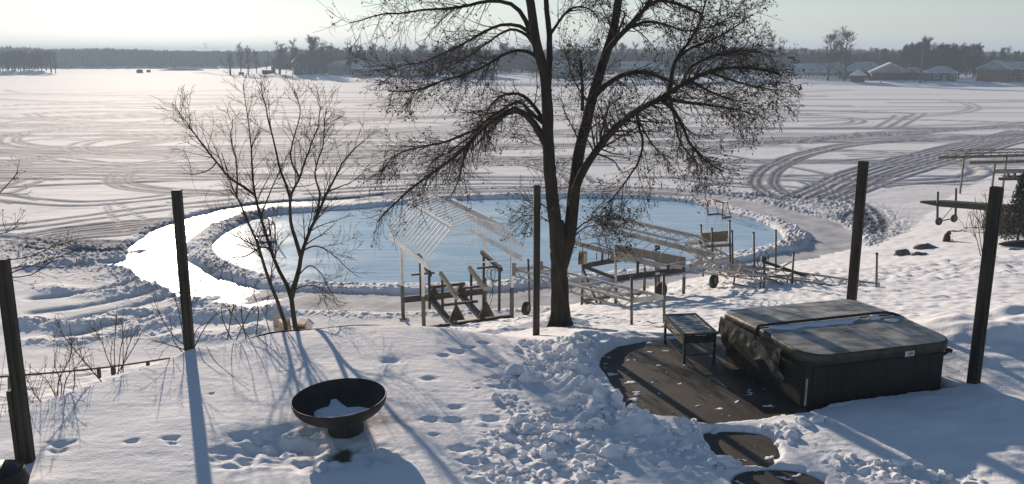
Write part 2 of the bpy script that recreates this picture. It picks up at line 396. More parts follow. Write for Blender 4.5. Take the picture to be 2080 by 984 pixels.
def yard_height(X, Y):
    z = base_s(X, Y)
    wear_shade = np.zeros_like(z)
    near = (Y < 20) & (np.abs(X) < 16)
    # broad undulation
    z = z + 0.035 * fbm(X / 3.1, Y / 2.6, 3, 3) + 0.004 * fbm(X / .55, Y / .4, 5, 3)
    # wind ripples on the smooth mound
    z = z + 0.0025 * fbm(X / .5, Y / .12, 9, 2)
    for px, py, zz in ((386, 712, 4.1), (62, 985, 4.1), (1975, 792, 3.85)):
        c = U(px, py, zz); z = z + .07 * np.exp(-((X - c[0] - .1) ** 2 + (Y - c[1] + .1) ** 2) / .08)
    # churned snow
    rsup = .35 + .65 * smooth(.05, .7, np.minimum(np.minimum(sdist(stone1, X, Y), sdist(stone2, X, Y)), sdist(patio, X, Y) + np.where((X > 2.4) & (Y < 12), 0., .3)))
    z = z - .12 * (1 - rsup) * (Y < 12.2) * smooth(2.0, 2.6, X)
    rm = smooth(0.5, -0.5, sdist(rough, X, Y) + 0.5 * fbm(X / .8, Y / .8, 21, 2))
    b1 = np.abs(fbm(X / .7, Y / .7, 31, 3)); b2 = np.abs(fbm(X / .17, Y / .17, 33, 3)); b3 = fbm(X / .08, Y / .08, 35, 2)
    bl = np.clip(fbm(X / .16, Y / .16, 37, 2) - .15, 0, 1) * np.clip(.4 + fbm(X / 1.1, Y / 1.1, 38, 2), 0, 1.2)
    z = z + rm * rsup * np.clip(.55 + .75 * fbm(X / 1.3, Y / 1.1, 39, 2), .15, 1.5) * (0.085 * b1 + 0.055 * b2 + 0.016 * b3 + 0.15 * bl - 0.05)
    # banks thrown up round the cleared patio
    dp = sdist(patio, X, Y); d1 = sdist(stone1, X, Y); d2 = sdist(stone2, X, Y); dt = sdist(tub_poly, X, Y)
    dc = np.minimum(np.minimum(dp, dt), np.minimum(d1, d2))
    bank = np.exp(-((dp - .55) / .4) ** 2) * (.10 + .20 * np.clip(fbm(X / .5, Y / .5, 41, 3) + .25, 0, 1)) * smooth(3.0, 2.2, X)
    z = z + bank * np.where(Y > 14.6, .55, 1.0)
    # drifts right of the tub
    rd = smooth(6.2, 8.2, X - 0.25 * (Y - 14)) * smooth(12.2, 14.6, Y) * smooth(17.8, 15.6, Y)
    z = z + rd * (0.42 + 0.18 * fbm(X / 1.6, Y / 1.2, 43, 3))
    rd2 = smooth(4.6, 6.5, X) * smooth(13, 11, Y)
    z = z + rd2 * (0.16 + 0.10 * fbm(X / 1.4, Y / .9, 45, 3))
    # slope snow, trampled
    sl = smooth(17, 19, Y)
    z = z + sl * (0.05 * np.abs(fbm(X / .9, Y / .7, 47, 3)) + 0.03 * fbm(X / .35, Y / .3, 48, 2))
    tr = smooth(.4, -.4, sdist([(2,30),(9,27),(17,27.5),(30,24),(44,24),(44,31),(22,33),(14,32.5)], X, Y))
    z = z + tr * (0.10 * np.abs(fbm(X / .5, Y / .5, 51, 3)))
    # animal prints and dents on the mound
    dents = [(120,901,.30,.07),(118,915,.25,.06),(268,898,.2,.05),(345,893,.2,.05),(352,903,.14,.05),(436,915,.15,.05),(430,800,.1,.04),(795,733,.35,.06),(930,710,.28,.09),(950,700,.2,.06),(985,690,.2,.05),(870,770,.3,.04),(975,728,.25,.07),(1000,735,.25,.07),(875,850,.22,.06),(920,850,.25,.08),(1000,845,.25,.08),(930,905,.22,.08),(960,930,.25,.08),(985,942,.28,.1),(900,720,.2,.05),(1010,760,.25,.07),(1020,780,.25,.06),(925,825,.2,.05),(880,880,.15,.04)]
    for px, py, w, dpt in dents:
        c = U(px, py, 4.1)
        w = w * .62; e = ((X - c[0]) / (w * .7)) ** 2 + ((Y - c[1]) / (w * .45)) ** 2
        e = e * (1 + .7 * fbm(X / .12 + px, Y / .12, 62, 2)); z = z - dpt * np.exp(-e)
    # dug hollow beside the fire bowl
    for px, py, w, dpt in [(590,888,.45,.10),(540,900,.5,.09),(500,930,.5,.07),(610,905,.3,.06),(700,915,.5,.08),(760,930,.4,.05),(640,940,.35,.06)]:
        c = U(px, py, 4.1); e = ((X - c[0]) / w) ** 2 + ((Y - c[1]) / (w * .6)) ** 2
        z = z - dpt * np.exp(-e) * (1 + .8 * fbm(X / .25, Y / .25, 61, 2))
    c = U(700, 874, 4.05); e = ((X - c[0]) / .55) ** 2 + ((Y - c[1] + .1) / .55) ** 2; z = z - .06 * np.exp(-e)
    # bare dirt by the bowl
    c = U(695, 915, 4.05); e = ((X - c[0]) / .20) ** 2 + ((Y - c[1]) / .22) ** 2
    wear_shade = np.maximum(wear_shade, smooth(.35, .9, np.exp(-e) + .35 * fbm(X / .12, Y / .12, 63, 2)))
    c = U(775, 858, 4.05); e = ((X - c[0]) / .45) ** 2 + ((Y - c[1]) / .25) ** 2
    wear_shade = np.maximum(wear_shade, .35 * smooth(.3, 1.0, np.exp(-e) + .4 * fbm(X / .1, Y / .1, 64, 2)))
    # specks of earth thrown with the shovelled snow
    sp = fbm(X / .16, Y / .16, 71, 3); wear_shade = np.maximum(wear_shade, rm * smooth(.95, 1.15, sp))
    wear_shade = np.maximum(wear_shade, sl * (Y < 30) * .5 * smooth(.95, 1.2, fbm(X / .5, Y / .35, 73, 3)))
    # cleared slabs
    nz = .035 * fbm(X / .25, Y / .25, 81, 3)
    cl = smooth(.09, -.03, dc + nz)
    patch = fbm(X / .30, Y / .22, 83, 4)
    edge_p = smooth(-1.3, -.15, dp)
    floor_z = np.where(patch + .18 * edge_p > .74, ZP + .006, ZP - .05)
    floor_z = np.where(dt < .02, ZP - .1, floor_z)
    z = z * (1 - cl) + floor_z * cl
    return z, wear_shade

def axis(segs):
    out = [segs[0][0]]
    for a, b, s0, s1 in segs:
        x = a
        while x < b - 1e-6:
            t = (x - a) / (b - a); x = x + s0 + (s1 - s0) * t
            out.append(min(x, b))
    return np.unique(np.round(out, 4))
ax = axis([(-40,-14,2.5,.12),(-14,-8,.12,.035),(-8,9.5,.028,.028),(9.5,16,.035,.12),(16,34,.12,.3),(34,100,.4,4)])
ay = axis([(-6,7.5,3,.1),(7.5,11,.022,.026),(11,16.5,.03,.04),(16.5,32,.05,.13),(32,64,.2,.35),(64,130,.8,3)])
GX, GY = np.meshgrid(ax, ay)
gz, gwear = yard_height(GX, GY)

def grid_obj(name, X, Y, Z, material, wear_shade=None):
    r, c = X.shape
    V = np.stack([X, Y, Z], -1).reshape(-1, 3)
    i = np.arange(r * c).reshape(r, c)
    q = np.stack([i[:-1, :-1], i[:-1, 1:], i[1:, 1:], i[1:, :-1]], -1).reshape(-1, 4)
    me = mesh_from(name, V, [q], True)
    if wear_shade is not None:
        at = me.attributes.new('wear_shade', 'FLOAT', 'POINT'); at.data.foreach_set('value', np.clip(wear_shade, 0, 1).astype(np.float32).ravel())
    o = bpy.data.objects.new(name, me); COL.objects.link(o); me.materials.append(material)
    return o
tag(grid_obj('ground', GX, GY, gz, M_YARD, gwear), kind='structure')

def gz_at(x, y):
    z, _ = yard_height(np.array([[float(x)]]), np.array([[float(y)]])); return float(z[0, 0])

# ------------------------------------------------------------------ lake
NR, NC = 720, 1500
iv = np.linspace(1 / 19.0, 1 / 3200.0, NR); LD = 1 / iv
LU = np.linspace(-.86, .86, NC)
LX = LU[None, :] * LD[:, None]; LY = np.broadcast_to(LD[:, None], LX.shape).copy()
groove = np.zeros(LX.shape); berm = np.zeros(LX.shape); wear_shade = np.zeros(LX.shape); churn = np.zeros(LX.shape)
DROW = np.gradient(LD)

def stamp(x, y, s, depth, w, arr=None):
    if y < 20 or y > 1500 or abs(x) > .85 * y: return
    r = int(round((1 / y - iv[0]) / (iv[-1] - iv[0]) * (NR - 1)))
    dr = max(abs(DROW[min(r, NR - 1)]), 1e-3); dc = (LU[1] - LU[0]) * y
    sy = max(s, .42 * dr); sx = max(s, .42 * dc)
    k = min(1.0, s / sy)
    nr = int(3.2 * sy / dr) + 1; nc = int(3.2 * sx / dc) + 1
    c = int(round((x / y - LU[0]) / (LU[1] - LU[0])))
    r0, r1, c0, c1 = max(0, r - nr), min(NR, r + nr + 1), max(0, c - nc), min(NC, c + nc + 1)
    if r0 >= r1 or c0 >= c1: return
    e = ((LX[r0:r1, c0:c1] - x) / sx) ** 2 + ((LY[r0:r1, c0:c1] - y) / sy) ** 2
    if arr is not None:
        a = arr[r0:r1, c0:c1]; np.maximum(a, w * np.exp(-e / 2), out=a); return
    g = np.exp(-e / 2)
    a = groove[r0:r1, c0:c1]; np.maximum(a, depth * k * g, out=a)
    a = berm[r0:r1, c0:c1]; np.maximum(a, depth * k * np.exp(-e / 7), out=a)
    a = wear_shade[r0:r1, c0:c1]; np.maximum(a, w * (.55 + .45 * k) * g, out=a)  # packed-snow tone and groove shadow, both put into the colour mask

def track(pts, lanes=(0,), s=.2, depth=.1, w=1.0, arr=None, px=True):
    P = np.array([U(x, y, 0)[:2] for x, y in pts]) if px else np.asarray(pts, float)
    C = catmull(P, 400)
    seg = np.r_[0, np.cumsum(np.linalg.norm(np.diff(C, axis=0), axis=1))]
    L = seg[-1]; d = 0; ts = []
    while d < L:
        x = np.interp(d, seg, C[:, 0]); y = np.interp(d, seg, C[:, 1])
        ts.append((x, y))
        # step: along X cells grow with distance
        d += max(.8 * s, .5 * max((LU[1] - LU[0]) * y, s))
    ts = np.array(ts)
    if len(ts) < 3: return
    tg = np.gradient(ts, axis=0); tg /= np.linalg.norm(tg, axis=1, keepdims=True) + 1e-9
    nn = np.stack([-tg[:, 1], tg[:, 0]], 1)
    for off in lanes:
        q = ts + nn * off
        for x, y in q: stamp(x, y, s if arr is not None else max(s, .22), depth, w, arr)

CAR = (-.75, .75); MOB = (-.25, .25)
# traced tracks
track([(2090,276),(1900,285),(1740,295),(1640,315),(1575,342),(1553,372),(1580,398),(1625,412)], (-.9,-.35,.5,.9), .14, .08)
track([(2090,268),(1960,300),(1850,328),(1750,358),(1690,388),(1650,408)], (-1.6,-1,-.3,.4,1.1,1.8), .16, .09)
track([(2090,285),(1950,325),(1830,362),(1740,395),(1690,410)], (-1.2,-.4,.4), .16, .09)
track([(2090,262),(1900,268),(1700,280),(1500,298),(1250,322),(1000,335),(800,345)], (0,), 1.6, 0, .9, churn)
track([(2090,258),(1800,272),(1600,290),(1350,312),(1100,325),(850,330)], (-1.5,-.6,.3,1.2), .2, .06)
track([(1480,346),(1600,338),(1740,326),(1850,318)], (0,), .09, .05)
track([(1380,362),(1480,378),(1600,386),(1680,398)], CAR, .15, .07)
track([(1560,385),(1500,376),(1440,378),(1425,388),(1470,396),(1600,405)], MOB, .14, .09)
track([(1640,372),(1700,395),(1760,425),(1780,450),(1760,480)], (-.4,.3), .18, .1)
track([(1780,475),(1785,455),(1768,438),(1735,440),(1725,455)], (-.3,.3), .16, .1)
track([(1790,262),(1815,248),(1830,236)], CAR, .18, .06)
track([(1815,262),(1840,248),(1870,232)], CAR, .18, .06)
track([(480,256),(300,256),(150,262),(50,272),(12,288),(60,300),(200,304),(480,300),(760,292)], (-1.2,-.6,.6,1.2), .2, .08)
track([(-20,314),(120,326),(240,338),(330,338),(480,330),(700,318)], CAR, .2, .09)
track([(-20,372),(80,362),(200,345),(330,330),(360,322),(330,316),(240,318)], CAR, .2, .09)
track([(300,346),(255,352),(238,368),(262,382),(340,392),(480,398)], (-.8,-.3,.5,.9), .16, .09)
track([(-20,402),(60,412),(150,418),(260,412),(420,396),(600,388)], CAR, .17, .09)
track([(-20,385),(30,380),(60,372),(10,392),(-10,400),(50,414)], CAR, .17, .08)
track([(520,448),(380,452),(240,462),(120,476),(70,488),(78,498),(160,506),(320,508)], (-.9,-.3,.4,1.0), .15, .09)
track([(450,455),(300,466),(180,478),(120,490),(150,502),(260,504)], (-.5,.4), .15, .08)
track([(380,470),(260,478),(160,488),(150,496),(230,500)], (-.4,.4), .15, .08)
track([(-20,470),(120,455),(300,430),(480,412)], CAR, .15, .07)
track([(-20,484),(60,490),(140,505),(230,512)], (0,), .3, .14, .6)
track([(230,300),(300,290),(330,280),(290,272),(200,268)], CAR, .2, .08)
track([(290,250),(380,240),(500,238),(620,240)], CAR, .22, .08)
track([(60,232),(160,228),(280,230),(330,236),(240,242),(90,240),(60,232)], CAR, .25, .08)
track([(180,245),(260,240),(380,242),(420,250),(330,256),(210,252)], CAR, .25, .08)
track([(620,395),(800,385),(1000,380),(1200,384),(1380,392)], CAR, .2, .09)
track([(430,428),(600,412),(800,400),(1000,394),(1200,394),(1400,402)], (-.6,0,.6), .25, .09)
track([(0,262),(300,262),(700,268),(1000,262)], (-1,1), .25, .08)
# random long arcs left by cars and sleds
rr = random.Random(5)
for i in range(88):
    D0 = 1 / rr.uniform(1 / 240, 1 / 60)
    x0 = rr.uniform(-.7, .7) * D0; h = rr.choice((0, math.pi)) + rr.gauss(0, .10); k = rr.gauss(0, .008)
    L = rr.uniform(40, 170); st = 4.0; pts = [(x0, D0)]
    if rr.random() < .22: k = rr.choice((-1, 1)) / rr.uniform(9, 28); L = rr.uniform(30, 90)
    for j in range(int(L / st)):
        h += k * st; x0 += math.cos(h) * st; D0 += math.sin(h) * st; pts.append((x0, D0))
    pts = [p for p in pts if 58 < p[1] < 320]
    if len(pts) < 4: continue
    big = rr.random()
    track(pts, CAR if big < .6 else ((0,) if big < .85 else (-1.3,-.5,.4,1.2)), rr.uniform(.22, .36), rr.uniform(.09, .15), rr.uniform(.75, 1.0), px=False)
for pts in ([(215,418),(225,440),(245,462),(275,480)], [(235,415),(275,440),(320,462),(345,480)], [(345,415),(360,428),(352,445)]):
    C = catmull([U(x, y, 0)[:2] for x, y in pts], 40)
    for j, (x, y) in enumerate(C): stamp(x + (.12 if j % 2 else -.12), y, .12, .09, .5)
C = catmull([U(x, y, 0)[:2] for x, y in [(1760,392),(1850,352),(1950,322),(2070,292)]], 90)
for j, (x, y) in enumerate(C): stamp(x + (.12 if j % 2 else -.12), y, .14, .08, .6)

# churned spots by the rink's right end and banks
for pts, wdt in (([(1560,400),(1650,412),(1720,430),(1740,470),(1700,500)], 1.6), ([(1450,395),(1560,415),(1640,450),(1660,480),(1610,505)], 1.1), ([(1690,520),(1760,540),(1900,560)], 1.4), ([(60,505),(200,530),(330,560),(350,590)], 1.6), ([(620,445),(500,430),(420,440),(330,470)], .8)):
    track(pts, (0,), wdt, 0, 1.0, churn)

sdr = np.full(LX.shape, 99.0)
m = (LY < 75) & (np.abs(LX) < 40)
sdr[m] = sdist(rink, LX[m], LY[m])
nz1 = fbm(LX / 1.3, LY / 1.3, 101, 3); nz2 = np.abs(fbm(LX / .33, LY / .33, 103, 3)); nz3 = fbm(LX / 6, LY / 3.0, 105, 3)
near_amp = smooth(160, 60, LY)
lz = .10 + .03 * nz3 * near_amp + .008 * nz1 * near_amp
lz = lz + berm * .55 - groove * 1.25
lz = lz + churn * near_amp * (.16 * nz2 + .04 * nz1)
bankw = 1.2 + .16 * fbm(LX / 2.2, LY / 2.2, 107, 2)
bk = smooth(-.1, .35, sdr) * smooth(bankw + .3, bankw - .3, sdr)
lz = lz + bk * (.10 + .10 * nz2 + .03 * nz1)
outer = 3.9 + .2 * fbm(LX / 3, LY / 3, 109, 2)
outb = np.exp(-((sdr - outer - .3) / .4) ** 2)
lz = lz + outb * (.03 + .08 * nz2)
pathm = smooth(bankw - .1, bankw + .25, sdr) * smooth(outer + .1, outer - .2, sdr)
cover = smooth(-11.6, -7.6, LX + 1.2 * nz1)
lz = lz * (1 - pathm) + pathm * ((1 - cover) * (-.06) + cover * (.075 + .012 * nz1))
wear_shade = np.maximum(wear_shade, pathm * cover * (.45 + .25 * nz1))
# frozen spur running off the loop's tip
spur = sdist([U(x, y, 0)[:2] for x, y in [(292,528),(255,530),(196,537),(255,546),(292,548)]], LX[m], LY[m])
t = np.zeros(LX.shape); t[m] = smooth(.25, -.1, spur + .12 * nz1[m]); lz = lz * (1 - t) - .06 * t
lz = np.where(sdr < .0, -.06, lz)
# ploughed ridges near the bank at lower left
for pts, wd, hh in (([(330,648),(400,650),(500,648),(560,640)], .55, .42), ([(60,662),(160,668),(260,662)], .5, .35), ([(400,620),(330,640),(260,640),(200,655)], .35, .25), ([(90,590),(200,600),(330,590),(430,606)], .45, .2), ([(70,700),(180,695),(300,672),(380,652)], .4, .22), ([(290,675),(350,690),(450,688),(520,672)], .5, .2), ([(330,508),(420,502),(520,498)], .5, .0), ([(150,508),(200,512),(280,512)], .4, .28), ([(60,548),(110,543),(160,540)], .5, .3)):
    if hh == 0: continue
    C = catmull([U(x, y, 0)[:2] for x, y in pts], 24)
    acc = np.zeros(LX.shape); mm = (LY < 48) & (LX < 2)
    for i in range(len(C) - 1): acc[mm] = np.maximum(acc[mm], rut(LX[mm], LY[mm], C[i], C[i + 1], wd))
    lz = lz + .62 * hh * acc ** 1.6 * (.65 + .5 * nz1 + .5 * nz2)
for pts in ([(70,640),(180,625),(300,600),(400,585)], [(90,665),(220,640),(330,612),(400,600)], [(120,690),(260,660),(360,630)], [(70,610),(180,598),(280,575),(340,560)]):
    C = catmull([U(x, y, 0)[:2] for x, y in pts], 24); acc = np.zeros(LX.shape); mm = (LY < 48) & (LX < 2)
    for i in range(len(C) - 1): acc[mm] = np.maximum(acc[mm], rut(LX[mm], LY[mm], C[i], C[i + 1], .2))
    lz = lz - .10 * acc; wear_shade = np.maximum(wear_shade, acc * .4)
# wind-scoured sheets far out
sco = smooth(.15, .75, fbm(LX / 150, LY / 16, 111, 4) + .25 * fbm(LX / 40, LY / 5, 113, 3))
wear_shade = np.maximum(wear_shade, .16 * sco * smooth(50, 90, LY))
wear_shade = np.maximum(wear_shade, churn * (.35 + .25 * nz1))
tag(grid_obj('lake', LX, LY, lz, M_LAKE, wear_shade), kind='structure')

b = MB(); b.prism(rink, -.2, .03); tag(b.build('rink_ice', M_ICE), kind='structure')
def offset_poly(P, d):
    t = np.roll(P, -1, 0) - np.roll(P, 1, 0); n = np.stack([t[:, 1], -t[:, 0]], 1); n /= np.linalg.norm(n, axis=1, keepdims=True)
    a = .5 * np.sum(P[:, 0] * np.roll(P[:, 1], -1) - np.roll(P[:, 0], -1) * P[:, 1])
    return P + n * d * (1 if a > 0 else -1)
pa, pb = offset_poly(rink, .6), offset_poly(rink, 4.6)
n = len(pa); V = np.vstack([np.c_[pa, np.full(n, .015)], np.c_[pb, np.full(n, .015)]]); i = np.arange(n); j = (i + 1) % n
b = MB(); b.add(V, np.stack([i, j, n + j, n + i], 1))
sp = [U(x, y, .012) for x, y in [(280,520),(185,537),(280,556)]]; b.add(sp, [[0, 1, 2]])
tag(b.build('path', M_PATHICE), kind='structure')

# ------------------------------------------------------------------ sky, sun, haze
SUN_AZ, SUN_EL = R(-22.0), R(13.7)      # azimuth from +Y towards +X
w = bpy.data.worlds.new('World'); sc.world = w; w.use_nodes = True
nt = w.node_tree; bg = nt.nodes['Background']
sky = nt.nodes.new('ShaderNodeTexSky'); sky.sky_type = 'NISHITA'; sky.sun_disc = False
sky.sun_elevation = SUN_EL; sky.sun_rotation = SUN_AZ
sky.air_density = 1.0; sky.dust_density = 0.12; sky.ozone_density = 1.6; sky.altitude = 200
stc = nt.nodes.new('ShaderNodeTexCoord'); sxyz = nt.nodes.new('ShaderNodeSeparateXYZ'); nt.links.new(stc.outputs['Generated'], sxyz.inputs[0])
smr = nt.nodes.new('ShaderNodeMapRange'); smr.inputs['From Min'].default_value = 0.0; smr.inputs['From Max'].default_value = 0.32
smr.inputs['To Min'].default_value = 0.42; smr.inputs['To Max'].default_value = 1.0; nt.links.new(sxyz.outputs['Z'], smr.inputs['Value'])
shs = nt.nodes.new('ShaderNodeHueSaturation'); nt.links.new(sky.outputs['Color'], shs.inputs['Color']); nt.links.new(smr.outputs['Result'], shs.inputs['Saturation'])
smx = nt.nodes.new('ShaderNodeMix'); smx.data_type = 'RGBA'; smx.blend_type = 'MULTIPLY'; smx.inputs['Factor'].default_value = 1.0
nt.links.new(shs.outputs['Color'], smx.inputs['A']); smx.inputs['B'].default_value = (.96, 1.0, 1.04, 1)
nt.links.new(smx.outputs['Result'], bg.inputs['Color']); bg.inputs['Strength'].default_value = 0.066
sl = bpy.data.lights.new('sun', 'SUN'); sl.energy = 5.0; sl.angle = R(.53); sl.color = (1.0, .84, .67)
so = bpy.data.objects.new('sun', sl); COL.objects.link(so)
sd = Vector((math.sin(SUN_AZ) * math.cos(SUN_EL), math.cos(SUN_AZ) * math.cos(SUN_EL), math.sin(SUN_EL)))
so.rotation_euler = sd.to_track_quat('Z', 'Y').to_euler(); so.location = (0, 0, 60)
vs = sc.view_settings; vs.view_transform = 'Standard'; vs.look = 'None'; vs.exposure = 0.52; vs.gamma = 1; vs.use_curve_mapping = False
sc.cycles.max_bounces = 6; sc.cycles.volume_bounces = 0; sc.cycles.diffuse_bounces = 3; sc.cycles.glossy_bounces = 3
sc.cycles.use_denoising = True

HAZE = True
if HAZE:
    hm = bpy.data.materials.new('haze_air'); hm.use_nodes = True; nt = hm.node_tree
    nt.nodes.remove(nt.nodes['Principled BSDF'])
    pv = nt.nodes.new('ShaderNodeVolumePrincipled'); pv.inputs['Color'].default_value = (.62, .79, 1.0, 1)
    pv.inputs['Density'].default_value = .00075; pv.inputs['Anisotropy'].default_value = .1
    nt.links.new(pv.outputs['Volume'], nt.nodes['Material Output'].inputs['Volume'])
    b = MB(); b.box((0, 1700, 17), (6400, 3700, 44))
    tag(b.build('haze', hm), kind='stuff')

# ------------------------------------------------------------------ patio and stepping stones
b = MB(); b.prism(catmull(patio, 90, True) if False else patio, ZP - .16, ZP, .015)
tag(b.build('patio', M_PATIO), kind='structure')
for poly, lab in ((stone1, 'dark round stepping stone swept clear of snow, just below the patio edge'),
                  (stone2, 'dark stepping stone half cut off by the lower edge of the photo')):
    c = np.r_[np.mean(poly, 0), ZP]
    b = MB(); b.prism(poly, ZP - .14, ZP, .02)
    tag(b.build('stepping_stone', M_PATIO, origin=c), lab, 'stepping stone', 'stepping stones leading to the patio')

# ------------------------------------------------------------------ timber posts
def post(px, py, z, px_top, py_top, size, rz, lab, D=None, capm=None, bracket=False):
    base = U(px, py, z) if D is None else UD(px, py, D)
    top = UD(px_top, py_top, base[1])
    h = top[2] - base[2]
    t = thing('timber_post', lab, 'post', base, 'dark square posts around the yard')
    b = MB()
    s = size / 2; bv = .012
    pr = [(-s + bv, -s), (s - bv, -s), (s, -s + bv), (s, s - bv), (s - bv, s), (-s + bv, s), (-s, s - bv), (-s, -s + bv)]
    cr, sr = math.cos(rz), math.sin(rz)
    pr = np.array([(x * cr - y * sr, x * sr + y * cr) for x, y in pr]) + base[:2]
    b.prism(pr, base[2] - .6, base[2] + h, .008)
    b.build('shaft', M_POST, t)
    # a shallow groove board on the face
    b = MB(); M2 = Matrix.Rotation(rz, 3, 'Z')
    off = np.array(M2 @ Vector((0, -s - .008, 0)))
    b.box(base + off + np.array([0, 0, h * .5 - .2]), (size * .36, .02, h + .35), rz=rz)
    b.build('batten', M_POST, t)
    if bracket:
        b = MB(); off = np.array(M2 @ Vector((-s - .026, -.02, 0)))
        b.box(base + off + np.array([0, 0, .1]), (.05, .10, .95), rz=rz)
        b.build('sister_board', M_POST, t)
    return t
post(50, 880, 4.2, 3, 526, .135, R(8), 'thick dark post with a shorter board fixed to its side, beside the round pot', D=9.78, bracket=True)
post(386, 712, 4.1, 357, 386, .15, R(8), 'dark post standing on the snowy brow before the glinting ice, casting a long shadow')
post(1089, 684, 3.24, 1089, 377, .135, R(4), 'slim dark post beside the trunk of the big forked tree')
post(1727, 640, 0, 1751, 328, .15, R(32), 'tall dark post rising behind the hot tub', D=16.3)
post(1975, 792, 3.85, 2025, 380, .155, R(42), 'thick dark post close to the corner of the hot tub with the bracket')

# ------------------------------------------------------------------ fire bowl
fb = np.array([U(700, 878, 4.05)[0], U(700, 878, 4.05)[1] + .1, 4.0])
t = thing('fire_bowl', 'wide black iron fire bowl on a pedestal, standing in the snow', 'fire pit', fb)
tilt = np.array(Matrix.Rotation(R(2), 3, 'X') @ Matrix.Rotation(R(-2.2), 3, 'Y'))
rb = .635; hb = .31
ang = np.linspace(0, 1, 14)
outp = [(.17, .0)] + [(rb * math.sin(a * math.pi / 2) ** .85, hb * (1 - math.cos(a * math.pi / 2))) for a in np.linspace(.28, 1, 12)]
inp = [(r_ - .012, z_ + .012) for r_, z_ in outp[::-1]]
bc = fb + np.array([-.06, 0, .20])
b = MB(); b.lathe([(0.0, 0.0)] + outp + [(rb - .004, hb + .008)] + inp + [(0.0, .014)], bc, 56, M=tilt); b.build('bowl', M_IRON, t, True)
b = MB(); b.lathe([(.245, -.2), (.24, .07), (.22, .15), (.18, .22)], fb + np.array([0, 0, .02]), 32); b.build('pedestal', M_IRON, t, True)
# snow lying in the bowl, star-like edge
rs = np.random.default_rng(4)
a = np.linspace(0, 2 * np.pi, 48, endpoint=False)
rad = .30 + .05 * np.sin(3 * a + 2.0) + .07 * np.cos(2 * a) + .03 * np.sin(5 * a) + .17 * np.exp(-((a - 1.9) / .22) ** 2)
V = [];
for k, f in enumerate((1.0, .85, .55, .25, .02)):
    rr_ = rad * f
    x = rr_ * np.cos(a) * 1.05 - .03; y = rr_ * np.sin(a) + .02
    rq = np.clip(np.hypot(x, y) / rb, 0, .98)
    zb = hb * (1 - np.cos(np.arcsin(np.clip(rq, 0, 1) ** (1 / .85))))
    z = np.maximum(zb + .012, .085 + .03 * (1 - f) + .01 * np.sin(a * 3) * (1 - f)) if k else zb + .012
    V.append(np.stack([x, y, z], 1))
V = np.vstack(V) @ tilt.T + bc
idx = np.arange(5 * 48).reshape(5, 48)
q = np.stack([idx[:-1], np.roll(idx[:-1], -1, 1), np.roll(idx[1:], -1, 1), idx[1:]], -1).reshape(-1, 4)
b = MB(); b.add(V, q, idx[-1][None]); tag(b.build('snow_patch', M_SNOW, None, True, origin=bc), kind='stuff')

# broken clods thrown up with the shovelled snow: nobody could count them
rg = np.random.default_rng(77); b = MB(); got = 0
while got < 900:
    x_, y_ = rg.uniform(-1.6, 6.5, 220), rg.uniform(7.6, 15.4, 220)
    ok_ = (sdist(rough, x_, y_) < .1) & (sdist(patio, x_, y_) > .1) & (sdist(stone1, x_, y_) > .05) & (sdist(stone2, x_, y_) > .05) & (sdist(tub_poly, x_, y_) > .1)
    ok_ &= (fbm(x_ / 1.3, y_ / 1.1, 39, 2) + .35 * np.exp(-((sdist(patio, x_, y_) - .5) / .4) ** 2)) > rg.uniform(-.3, .6, 220)
    x_, y_ = x_[ok_], y_[ok_]; z_, _w = yard_height(x_[None], y_[None])
    for p in np.c_[x_, y_, z_[0]]:
        s_ = min(.13, .018 + rg.exponential(.022)); b.blob(p + [0, 0, s_ * .25], (s_ * rg.uniform(.8, 1.5), s_ * rg.uniform(.8, 1.4), s_ * rg.uniform(.6, .95)), int(rg.integers(0, 40)), .55, 7, 5); got += 1
tag(b.build('snow_rubble', M_SNOW), kind='stuff')

# round dark pot at the frame's lower corner
pc = U(-4, 1004, 4.1); pc[2] = 4.0
t = thing('round_pot', 'dark rounded pot half out of frame beside the thick post with the side board', 'pot', pc)
b = MB(); b.lathe([(0, -.05), (.2, -.05), (.3, .1), (.34, .25), (.30, .36), (.2, .43), (.0, .46)], pc, 36); b.build('body', M_IRON, t, True)
b = MB(); b.ring(pc + np.array([0, 0, .37]), .285, .018); b.build('rim', M_IRON, t, True)
b = MB(); b.blob(pc + np.array([-.03, -.20, .36]), (.06, .03, .05), 3); b.build('handle', M_GALV, t, True)

# ------------------------------------------------------------------ hot tub
def TW(x, y, z): return TNL + tex * x + tey * y + np.array([0, 0, z])
TM = np.stack([tex, tey, np.array([0, 0, 1.0])], 1)
t = thing('hot_tub', 'square dark hot tub with a frosty two-part cover, deep in snow on the patio', 'hot tub', TNL)
def rrect(x0, y0, x1, y1, radii, n=10):
    """corner radii in order (x0y0, x1y0, x1y1, x0y1)"""
    P = []
    for (cx, cy, a0), r in zip(((x0, y0, 180), (x1, y0, 270), (x1, y1, 0), (x0, y1, 90)), radii):
        sx = 1 if cx == x0 else -1; sy = 1 if cy == y0 else -1
        for k in range(n):
            a = R(a0 + 90 * k / (n - 1)); P.append((cx + sx * r + r * math.cos(a), cy + sy * r + r * math.sin(a)))
    return np.array(P)
def tprism(b, poly, z0, z1, bev=0.0):
    w_ = np.array([TW(x, y, 0)[:2] for x, y in poly]); return b.prism(w_, ZP + z0, ZP + z1, bev)
H = .74; g = .07
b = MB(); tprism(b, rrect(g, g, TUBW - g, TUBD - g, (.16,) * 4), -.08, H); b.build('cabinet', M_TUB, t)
for k in range(9):       # vertical boards of the cabinet
    b = MB(); x = .30 + k * (TUBW - .6) / 8
    b.box(TW(x, g - .006, H / 2 - .03), ((TUBW - .6) / 8 - .006, .014, H - .1), M=TM); b.build('side_panel', M_TUB, t)
